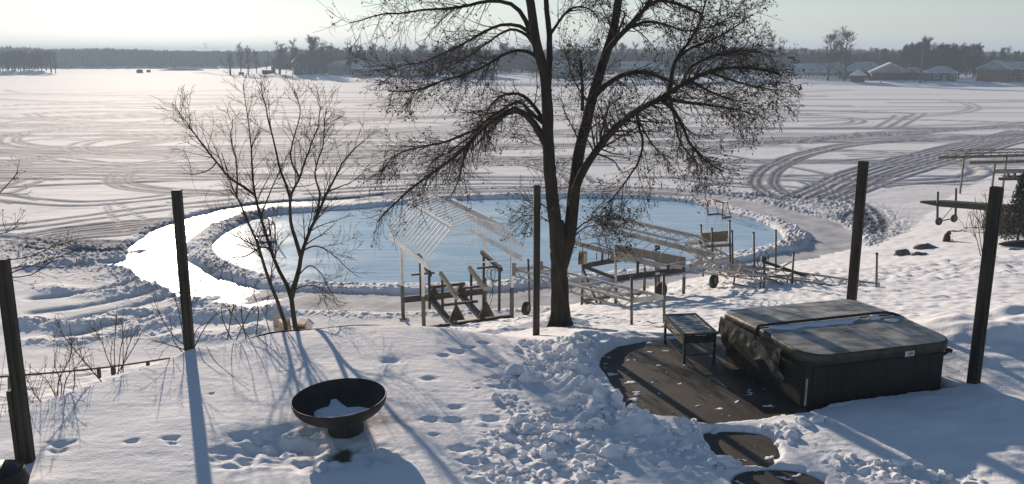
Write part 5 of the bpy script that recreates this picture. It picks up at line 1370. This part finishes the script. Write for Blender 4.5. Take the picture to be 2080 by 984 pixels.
V[..., 2] += .25 * fbm(V[..., 0] / 9, V[..., 1] / 9, 201, 3) * (OFF > 1)[:, None]
me_ = grid_obj('far_shore', V[..., 0], V[..., 1], V[..., 2], M_FARSNOW); tag(me_, kind='structure')
# wooded point at the left
pts_l = np.linspace(-420, 108, 60); V = []
for o, z in ((-5, -.5), (0, .2), (4, 1.2), (14, 1.8), (45, 1.8), (60, -.5)):
    row = []
    for px in pts_l:
        s = U(px, 152 - .012 * max(0, 108 - px) * .2, 0); d = s[:2] / np.linalg.norm(s[:2]); k = min(1, (112 - px) / 25)
        q = s[:2] + d * o * (k if o > 0 else 1); row.append((q[0], q[1], z * (k if z > 0 else 1)))
    V.append(row)
V = np.array(V); tag(grid_obj('wooded_point', V[..., 0], V[..., 1], V[..., 2], M_FARSNOW), kind='structure')
# land beyond the lake
pxl = np.linspace(-700, 2900, 200); V = []
for o, z in ((-8, -.6), (0, .3), (10, 1.5), (60, 3.0), (200, 6), (500, 9), (900, 10)):
    row = []
    for px in pxl:
        s = U(px, 139.5, 0); d = s[:2] / np.linalg.norm(s[:2]); q = s[:2] + d * o
        row.append((q[0], q[1], z + (1.6 * float(fbm(np.array([px / 260.]), np.array([o / 150.]), 5, 2)[0]) if o > 20 else 0)))
    V.append(row)
V = np.array(V); tag(grid_obj('hills', V[..., 0], V[..., 1], V[..., 2], M_FARSNOW), kind='structure')

def land_z(x, y):
    """ground height of the right / middle shore at a point"""
    px = CX + F * x / (y * CP + 8 * SP); s = U(px, float(yshore(px)), 0)
    o = math.hypot(x, y) - math.hypot(s[0], s[1])
    return float(np.interp(o, OFF, ZO)) * (.55 + .45 * float(smooth(400, 620, px)))

# distant woods as one mass: upright ragged crowns of twigs
rng = np.random.default_rng(55); n_ = 5200
px = rng.uniform(-500, 2700, n_); off = rng.uniform(2, 260, n_) ** 1.0
s = np.array([U(a, 139.5, 0)[:2] for a in px]); d = s / np.linalg.norm(s, axis=1, keepdims=True); c = s + d * off[:, None]
zg = np.interp(off, [0, 10, 60, 260], [.3, 1.5, 3, 6.5])
skyline = np.interp(px, [-500, 0, 100, 220, 330, 480, 620, 900, 1200, 1520, 1800, 2080, 2700], [96, 97, 101, 100, 103, 104, 103, 101, 100, 97, 103, 107, 108])
dist = np.linalg.norm(c, axis=1)
top = CAMZ + (114.2 - skyline) / F * dist * 1.03
hgt = np.clip(top - zg, 4, 30) * rng.uniform(.80, 1.02, n_) * (1 + .10 * fbm(px / 22., off / 60., 7, 2))
P = []; Rr = []
for k in range(7):
    a = rng.uniform(0, 2 * np.pi, n_); sp = rng.uniform(.5, 3.2, n_); hh = hgt * rng.uniform(.75, 1.0, n_)
    bx = c + rng.normal(size=(n_, 2)) * 1.2
    P.append(np.stack([np.c_[bx, zg - .3], np.c_[bx + np.c_[np.cos(a), np.sin(a)] * (sp * .35)[:, None], zg + hh * .45], np.c_[bx + np.c_[np.cos(a), np.sin(a)] * (sp * .8)[:, None], zg + hh * .8], np.c_[bx + np.c_[np.cos(a), np.sin(a)] * sp[:, None], zg + hh]], 1))
    Rr.append(np.stack([np.full(n_, .35), rng.uniform(.7, 1.2, n_), rng.uniform(.5, .9, n_), np.full(n_, .06)], 1))
b = MB(); b.tubes(np.concatenate(P), np.concatenate(Rr), 4); tag(b.build('distant_woods', M_DISTANT, None, True), kind='stuff')

rng = np.random.default_rng(56); n_ = 2600
px = rng.uniform(560, 2600, n_); off = rng.uniform(75, 215, n_)
c = np.array([shore_pt(a, o) for a, o in zip(px, off)]); dist = np.linalg.norm(c[:, :2], axis=1)
skyline = np.interp(px, [560, 640, 760, 1000, 1480, 1600, 1760, 1830, 1990, 2080, 2600], [112, 104, 106, 102, 104, 105, 107, 104, 112, 112, 113]) + 5 * fbm(px / 26., off / 40., 9, 3)
hgt = np.clip(CAMZ + (114.2 - skyline) / F * dist * 1.03 - c[:, 2], 4, 20) * rng.uniform(.6, 1.02, n_)
P = []; Rr = []
for k in range(8):
    a = rng.uniform(0, 2 * np.pi, n_); sp_ = rng.uniform(.4, 2.6, n_); hh = hgt * rng.uniform(.7, 1.0, n_); u = np.c_[np.cos(a), np.sin(a)]; bx = c[:, :2] + rng.normal(size=(n_, 2))
    P.append(np.stack([np.c_[bx, c[:, 2] - .4], np.c_[bx + u * (sp_ * .3)[:, None], c[:, 2] + hh * .45], np.c_[bx + u * (sp_ * .75)[:, None], c[:, 2] + hh * .8], np.c_[bx + u * sp_[:, None], c[:, 2] + hh]], 1))
    Rr.append(np.stack([np.full(n_, .2), rng.uniform(.25, .5, n_), rng.uniform(.15, .3, n_), np.full(n_, .03)], 1))
b = MB(); b.tubes(np.concatenate(P), np.concatenate(Rr), 4); tag(b.build('shore_woods', M_FARWOOD, None, True), kind='stuff')

# ------------------------------------------------------------------ far trees
def proto(name, h, w, seed, n1, n2, n3, stems=1, up=.5, tr=.022, first=.22, mt=M_FARWOOD, thick=.05):
    rng = np.random.default_rng(seed); P = []
    for k in range(stems):
        a = rng.uniform(0, 6.28); sp = w * .22 * (stems > 1)
        q = [np.array([0, 0, -.4])]
        for j in range(1, 9):
            f = j / 8; q.append(np.array([math.cos(a) * sp * f + rng.normal(0, w * .02), math.sin(a) * sp * f + rng.normal(0, w * .02), h * .9 * f]))
        P.append(resample(q, np.linspace(h * tr, h * .004, 9), 12))
    SP_, SR_ = np.stack([x[0] for x in P]), np.stack([x[1] for x in P])
    C1, R1 = spawn(SP_, SR_, n1, rng, first, 1, (w * .45, w * .95), (25, 60), -up * .25, up * .25, .45, thick, 6, .10)
    C2, R2 = spawn(C1, R1, n2, rng, .15, 1, (w * .18, w * .42), (22, 52), -up * .15, up * .15, .55, thick * .75, 5, .12)
    C3, R3 = spawn(C2, R2, n3, rng, .15, 1, (w * .08, w * .22), (22, 55), -.04, .1, .7, thick * .55, 4, .14)
    t = thing(name, 'bare tree', 'tree', (0, 0, 0))
    b = MB(); b.tubes(SP_, SR_, 7); b.build('trunk', M_FARTRUNK, t, True)
    b = MB(); b.tubes(C1, R1, 4); b.tubes(C2, R2, 3); b.tubes(C3, R3, 3); b.build('crown', mt, t, True)
    return t
PROT = [proto('bare_tree', 12, 4.6, 1, 28, 220, 800, 1, .6), proto('bare_tree', 12, 4.2, 2, 36, 260, 1000, 2, .7, first=.15), proto('bare_tree', 12, 4.2, 3, 30, 240, 900, 3, .6), proto('bare_tree', 12, 4.6, 4, 54, 420, 1700, 3, .45, first=.12, thick=.06)]
used = [0, 0, 0, 0]
def copy_tree(src):
    r = src.copy(); COL.objects.link(r)
    for ch in src.children:
        c = ch.copy(); COL.objects.link(c); c.parent = r
    return r
rt = random.Random(3)
def far_tree(k, px, ytop, loc, label, grp=None, wx=1.0):
    """loc = (x, y, z) of the foot; height set so that the top reaches the photo's row"""
    x, y, z = loc
    h = (UD(px, ytop, y)[2] - z)
    o = PROT[k] if not used[k] else copy_tree(PROT[k]); used[k] += 1
    s = h / 12.0; o.location = (x, y, z); o.scale = (s * wx, s * wx, s); o.rotation_euler = (0, 0, rt.uniform(0, 6.28))
    o['label'] = label; o['category'] = 'tree'
    if grp: o['group'] = grp
    elif 'group' in o: del o['group']
    return o
def on_shore(px, off):
    return shore_pt(px, off)

# individually telling trees
TL = [
 (2, 468, 108, 5, 'low spreading bare tree at the very tip of the hazy middle shore', 1.3),
 (2, 490, 88, 10, 'tall thin bare tree near the tip of the hazy middle shore', .8),
 (0, 505, 97, 6, 'reddish bare tree at the water edge by the dark bench, middle shore', 1.2),
 (0, 522, 104, 18, 'small bare tree leaning behind the reddish one on the middle shore', 1.0),
 (1, 569, 88, 12, 'broad fan shaped bare tree standing alone left of the dark brown house', 1.5),
 (1, 600, 82, 22, 'tall bare tree rising before the left corner of the dark brown house', 1.2),
 (3, 632, 76, 22, 'tallest dense bare tree directly in front of the dark brown house', 1.25),
 (1, 655, 84, 22, 'bare tree before the right end of the dark brown house', 1.25),
 (0, 672, 92, 40, 'spreading bare tree just right of the dark brown house', 1.3),
 (1, 712, 84, 30, 'single thin bare tree in front of the pale gabled house', .7),
 (2, 760, 86, 55, 'bare tree beside the seed laden boughs, behind the snowy roofed house', 1.1),
 (1, 735, 96, 80, 'hazy bare tree behind the pale gabled house', 1.2),
 (1, 1540, 72, 40, 'first of the slim bare trees showing beyond the big tree boughs on the right shore', 1.0),
 (1, 1562, 70, 44, 'slim bare tree with a fine brushy crown, second beyond the big tree boughs', .95),
 (1, 1582, 80, 46, 'shorter slim bare tree, last of the three beyond the big tree boughs', .9),
 (0, 1681, 68, 9, 'huge bare tree in front of the long low snow roofed house', 1.35),
 (0, 1714, 62, 10, 'tallest bare tree of the right shore, next to the snowy gazebo', 1.4),
 (3, 1868, 78, 40, 'tall dense dark tree peaking above the row behind the square dark house', 1.0),
 (3, 2035, 98, 60, 'dark bare tree standing behind the brick house', 1.0),
]
for k, px, yt, off, lab, wx in TL:
    far_tree(k, px, yt, on_shore(px, off), lab, None, wx)
# rows nothing tells apart
for i in range(24):
    px = 1836 + i * 6.2 + rt.uniform(-4, 4); off = rt.uniform(26, 62)
    far_tree(3, px, rt.uniform(91, 101) if i not in (5, 6, 7) else rt.uniform(84, 92), on_shore(px, off), 'dense dark bare tree in the packed row behind the square dark house', 'dark trees packed behind the square house', 1.05)
for i in range(34):
    px = 1490 + i * 10.5 + rt.uniform(-6, 6); off = rt.uniform(70, 150)
    far_tree(rt.choice((1, 3)), px, rt.uniform(97, 108), on_shore(px, off), 'grey bare tree in the wood behind the snow roofed houses of the right shore', 'trees in the wood behind the right shore', 1.1)
for i in range(20):
    px = 1962 + i * 8 + rt.uniform(-6, 6); off = rt.uniform(70, 130)
    far_tree(rt.choice((1, 3)), px, rt.uniform(104, 111), on_shore(px, off), 'dark bare tree in the low wood behind the brick house', 'trees behind the brick house', 1.1)
for i in range(44):
    px = 780 + i * 17.5 + rt.uniform(-10, 10); off = rt.uniform(35, 130)
    far_tree(rt.choice((0, 1, 2, 3)), px, rt.uniform(88, 106), on_shore(px, off), 'bare tree on the far shore seen through the boughs of the big tree', 'far trees seen through the big tree', 1.1)
for i in range(22):
    px = 575 + i * 10 + rt.uniform(-6, 6); off = rt.uniform(60, 140)
    far_tree(rt.choice((1, 3)), px, rt.uniform(93, 104), on_shore(px, off), 'hazy bare tree in the wood behind the dark brown house', 'trees behind the dark brown house', 1.1)
for i in range(30):
    px = -30 + i * 4.2 + rt.uniform(-3, 3); s = U(px, 152, 0); d_ = s[:2] / np.linalg.norm(s[:2]); q = s[:2] + d_ * rt.uniform(5, 36)
    far_tree(3, px, rt.uniform(103, 112), (q[0], q[1], 1.4), 'hazy dark tree crowded on the wooded point at far left', 'trees crowded on the wooded point', 1.0)
for px, yt, lab in ((98, 101, 'pale twin stemmed bare tree, the last but one at the tip of the wooded point'), (107, 106, 'slim bare tree at the very tip of the wooded point')):
    s = U(px, 151.5, 0); far_tree(2 if px < 100 else 1, px, yt, (s[0], s[1] + 3, .6), lab, None, .9)
for px, yt, off, w_, lab in ((1790, 100, 48, 1.6, 'narrow dark conifer behind the snow roofed houses'), (1832, 92, 40, 2.2, 'dark conifer at the start of the packed row of trees'), (686, 122, 3, 1.2, None)):
    if not lab: continue
    x, y, z = on_shore(px, off); conifer(lab, np.array([x, y, z]), UD(px, yt, y)[2] - z, w_, 420, M_EVER, int(px), size=.45)

# ------------------------------------------------------------------ houses
M_GABLEIN = M_GREYW
def house(name, label, cat, px, ywall, off, w, d, h, rh, rot, wall, roofm=None, hip=0.0, windows=3, chimney=False, door=True, over=.5, storeys=1):
    """front towards the lake; px = middle of front"""
    x, y, z = shore_pt(px, off); z -= .1
    rh = rh * .74; h = h * .92
    t = thing(name, label, cat, (x, y, z)); face = math.atan2(-x, y) + rot
    M = np.array(Matrix.Rotation(face, 3, 'Z')); O = np.array([x, y, z])
    if abs(rot) > .8:
        rd_ = np.array([x, y, 0]) / math.hypot(x, y); O = O + rd_ * w / 2 - M @ np.array([0, d / 2, 0])
    W = lambda a, b_, c: O + M @ np.array([a, b_, c])
    b = MB(); b.box(W(0, d / 2, h / 2 - .5), (w, d, h + 1), M=M)
    if hip == 0:
        th = .12
        for sx in (-1, 1):
            q = np.array([W(sx * w / 2, .0, h), W(sx * w / 2, d, h), W(sx * w / 2, d / 2, h + rh)]); o_ = M @ np.array([-sx * th, 0, 0])
            b.add(np.vstack([q, q + o_]), [[0, 1, 2], [5, 4, 3]])
    b.build('wall', wall, t)
    b = MB(); e = over; th = .35
    r0 = h - e * rh / (d / 2)
    lo = [(-w / 2 - e, -e), (w / 2 + e, -e), (w / 2 + e, d + e), (-w / 2 - e, d + e)]
    rl = w / 2 + e - hip
    rid = [(-rl, d / 2), (rl, d / 2)]
    V = [W(a, c, r0) for a, c in lo] + [W(a, c, h + rh) for a, c in rid] + [W(a, c, r0 + th) for a, c in lo] + [W(a, c, h + rh + th) for a, c in rid]
    b.add(V, [[6, 7, 11, 10], [8, 9, 10, 11], [1, 0, 4, 5], [3, 2, 5, 4], [0, 1, 7, 6], [2, 3, 9, 8]], [[7, 8, 11], [9, 6, 10], [2, 1, 5], [0, 3, 4]], [[1, 2, 8, 7], [3, 0, 6, 9]])
    rf = b.build('roof', roofm or M_ROOFSNOW, t)
    if chimney:
        b = MB(); b.box(W(w * .22, d * .5, h + rh + .4), (.9, .9, 1.8), M=M); b.build('chimney', M_BRICK, rf)
    for s_ in range(storeys):
        for k in range(windows):
            a = -w / 2 + w * (k + .5) / windows; zz = h * (s_ + .55) / storeys
            if door and s_ == 0 and k == windows // 2: continue
            b = MB(); b.box(W(a, -.02, zz), (min(1.6, w / windows * .6), .10, 1.3), M=M); f = b.build('window', M_WHITE if (k + s_) % 2 else M_GREYW, t)
            b = MB(); b.box(W(a, -.05, zz), (min(1.6, w / windows * .6) - .2, .10, 1.1), M=M); b.build('pane', M_WINDOW, f)
    if door:
        a = -w / 2 + w * (windows // 2 + .5) / windows
        b = MB(); b.box(W(a, -.02, 1.05), (1.1, .10, 2.1), M=M); b.build('door', M_OAK, t)
    return t
house('house', 'big dark brown house with steep roof on the hazy middle shore', 'house', 636, 148, 28, 15.5, 11, 5.4, 3.4, R(4), M_BROWNW, M_BROWNW, hip=3.2, windows=5, storeys=2)
house('house', 'pale gabled house just right of the dark brown house', 'house', 700, 150, 34, 9, 9, 3.6, 2.6, R(60), M_GREYW, windows=3)
house('house', 'low house with broad snowy roof half hidden by the left boughs of the big tree', 'house', 752, 152, 30, 13, 9, 3.2, 2.6, R(-10), M_TANW, windows=4, chimney=True)
house('house', 'snow roofed house glimpsed through the left side of the big tree crown', 'house', 850, 155, 30, 13, 9, 3.4, 2.6, R(8), M_BROWNW, windows=4)
house('house', 'snow roofed house glimpsed between the left stem and the hanging boughs', 'house', 960, 155, 32, 14, 10, 3.4, 3.0, R(-6), M_GREYW, windows=4)
house('house', 'snow roofed house glimpsed between the two main stems of the big tree', 'house', 1150, 155, 34, 13, 9, 3.4, 2.8, R(5), M_TANW, windows=4)
house('house', 'snow roofed house glimpsed through the right boughs of the big tree', 'house', 1300, 155, 34, 14, 9, 3.4, 2.8, R(-8), M_BROWNW, windows=4)
house('house', 'snow roofed house behind the densest seed clusters of the big tree', 'house', 1450, 155, 34, 13, 9, 3.4, 2.8, R(5), M_GREYW, windows=4)
house('house', 'long low pale house with broad snow roof behind the white fence', 'house', 1648, 158, 20, 15, 10, 2.6, 3.3, R(3), M_GREYW, windows=6)
house('house', 'small gabled house partly behind the huge bare tree', 'house', 1697, 158, 24, 7, 9, 2.8, 3.4, R(78), M_TANW, windows=2)
house('house', 'tan house with hipped snowy roof behind the gazebo', 'house', 1752, 158, 24, 13, 10, 3.0, 3.4, R(0), M_TANW, hip=4.2, windows=5, chimney=True)
house('house', 'dark gable fronted house with one bright snow edge on its long roof slope', 'house', 1803, 160, 14, 9, 11, 3.0, 3.6, R(96), M_BROWNW, windows=3)
house('house', 'small dark cottage with a glaring snow strip, between gable house and square house', 'house', 1850, 160, 22, 6, 6, 2.6, 1.8, R(70), M_BRICK, windows=2)
house('house', 'square dark house with grey hipped roof in front of the packed trees', 'house', 1908, 165, 14, 9, 8, 3.0, 2.2, R(0), M_BROWNW, hip=3.8, windows=4)
house('house', 'tall brick house with a sunlit roof slope near the right edge', 'house', 2020, 160, 12, 9, 9, 4.4, 3.0, R(80), M_BRICK, windows=4, storeys=2)
house('house', 'long brick wing with blue shaded snow roof at the right edge', 'house', 2075, 160, 14, 13, 8, 4.4, 2.4, R(-4), M_BRICK, windows=5, storeys=2)
# gazebo
x, y, z = shore_pt(1741, 5)
t = thing('gazebo', 'small snow topped gazebo at the waterside in front of the tan house', 'gazebo', (x, y, z)); O = np.array([x, y, z])
b = MB(); b.lathe([(2.9, 2.2), (0.05, 3.9)], O, 6); b.lathe([(2.9, 2.2), (2.9, 2.05), (0.05, 2.1)], O, 6); b.build('roof', M_FARSNOW, t)
b = MB(); b.lathe([(2.1, -.2), (2.1, 1.0)], O, 6); b.lathe([(2.0, 1.6), (2.0, 2.1)], O, 6); b.build('wall', M_BROWNW, t)
for k in range(6):
    a = k * math.pi / 3; p = O + [2.1 * math.cos(a), 2.1 * math.sin(a), 0]; b = MB(); b.beam(p, p + [0, 0, 2.15], .22, .22, up=(0, 1, 0)); b.build('post', M_BROWNW, t)
# white fence
t = thing('picket_fence', 'white picket fence along the shore before the long low house', 'fence', shore_pt(1640, 9))
for k in range(17):
    px = 1578 + k * 7.6; x, y, z = shore_pt(px, 9); x2, y2, z2 = shore_pt(px + 7.6, 9)
    b = MB(); b.box((x, y, z + .7), (.22, .22, 2.0)); b.build('post', M_WHITE, t)
b = MB()
for k in range(16):
    p, q = np.array(shore_pt(1578 + k * 7.6, 9)), np.array(shore_pt(1585.6 + k * 7.6, 9))
    for zz in (.5, 1.2): b.beam(p + [0, 0, zz], q + [0, 0, zz], .06, .12)
    for j in range(4):
        m_ = p + (q - p) * (j + .5) / 4; b.box(m_ + [0, 0, .8], (.12, .05, 1.2))
b.build('pickets', M_WHITE, t)
# small dark things on the shore and ice
def small(name, label, cat, px, py, z, parts):
    p = U(px, py, z); t = thing(name, label, cat, p)
    for nm, mt, c, s in parts:
        b = MB(); b.box(p + np.array(c), s); b.build(nm, mt, t)
small('log_pile', 'dark pile of logs at the waterline of the middle shore, under the fan shaped tree', 'log pile', 545, 150, 1.2, [('stack', M_BROWNW, (0, 0, .7), (5.0, 2, 1.4)), ('snow_cap', M_FARSNOW, (0, 0, 1.5), (4.8, 1.9, .2)), ('upright', M_FARTRUNK, (2.4, 0, 1.6), (1.6, 1.2, 3.2))])
small('shore_bench', 'dark bench at the waterline near the tip of the middle shore', 'bench', 490, 154, .8, [('seat', M_BROWNW, (0, 0, .5), (2.4, .8, .15)), ('backrest', M_BROWNW, (0, .4, 1.0), (2.4, .12, .8)), ('leg', M_BROWNW, (-.9, 0, .2), (.15, .7, .6)), ('leg', M_BROWNW, (.9, 0, .2), (.15, .7, .6))])
small('ice_shelter', 'tiny dark fishing shelter on the distant ice, the larger of two', 'shelter', 284, 148.6, .1, [('tent', M_BROWNW, (0, 0, .8), (2.6, 2.2, 1.6)), ('roof', M_BROWNW, (0, 0, 1.75), (1.6, 1.6, .3))])
small('ice_shelter', 'tiny dark fishing shelter on the distant ice, the smaller and farther of two', 'shelter', 302, 147.2, .1, [('tent', M_BROWNW, (0, 0, .6), (1.8, 1.6, 1.2)), ('roof', M_BROWNW, (0, 0, 1.3), (1.0, 1.1, .3))])
p = U(368, 144, .0); b = MB(); b.blob(p, (14, 3, 1.0), 2, .3, 18, 8); tag(b.build('reed_island', M_DISTANT, None, True, origin=p), 'low dark strip of reeds out on the distant ice', 'reeds')
for px, lab in ((1788, 'thin bare pole on the shore before the dark gable house'), (1868, 'thick dark pole at the waterline before the square house')):
    x, y, z = shore_pt(px, 3); t = thing('shore_pole', lab, 'pole', (x, y, z)); b = MB(); b.pipe((x, y, z - .3), (x, y, z + (2.2 if px < 1800 else 12.5)), .10 if px < 1800 else .26); b.build('shaft', M_FARTRUNK, t, True)
    b = MB(); b.box((x, y, z + (2.2 if px < 1800 else 10.5)), (.5 if px < 1800 else 1.6, .1, .14)); b.build('crossarm', M_FARTRUNK, t)
# faint mast over the woods
s = U(421, 139.5, 0); d_ = s[:2] / np.linalg.norm(s[:2]); q = s[:2] + d_ * 420
t = thing('radio_mast', 'faint thin mast standing above the distant woods under the pale sky', 'mast', (q[0], q[1], 6)); zt = UD(421, 87, q[1])[2]
b = MB(); b.pipe((q[0], q[1], 6), (q[0], q[1], zt), .16); b.build('shaft', M_ALUDULL, t)
for f in (.70, .86, .98):
    b = MB(); b.box((q[0], q[1], 6 + (zt - 6) * f), (4.4, .3, .5)); b.build('crossarm', M_ALUDULL, t)
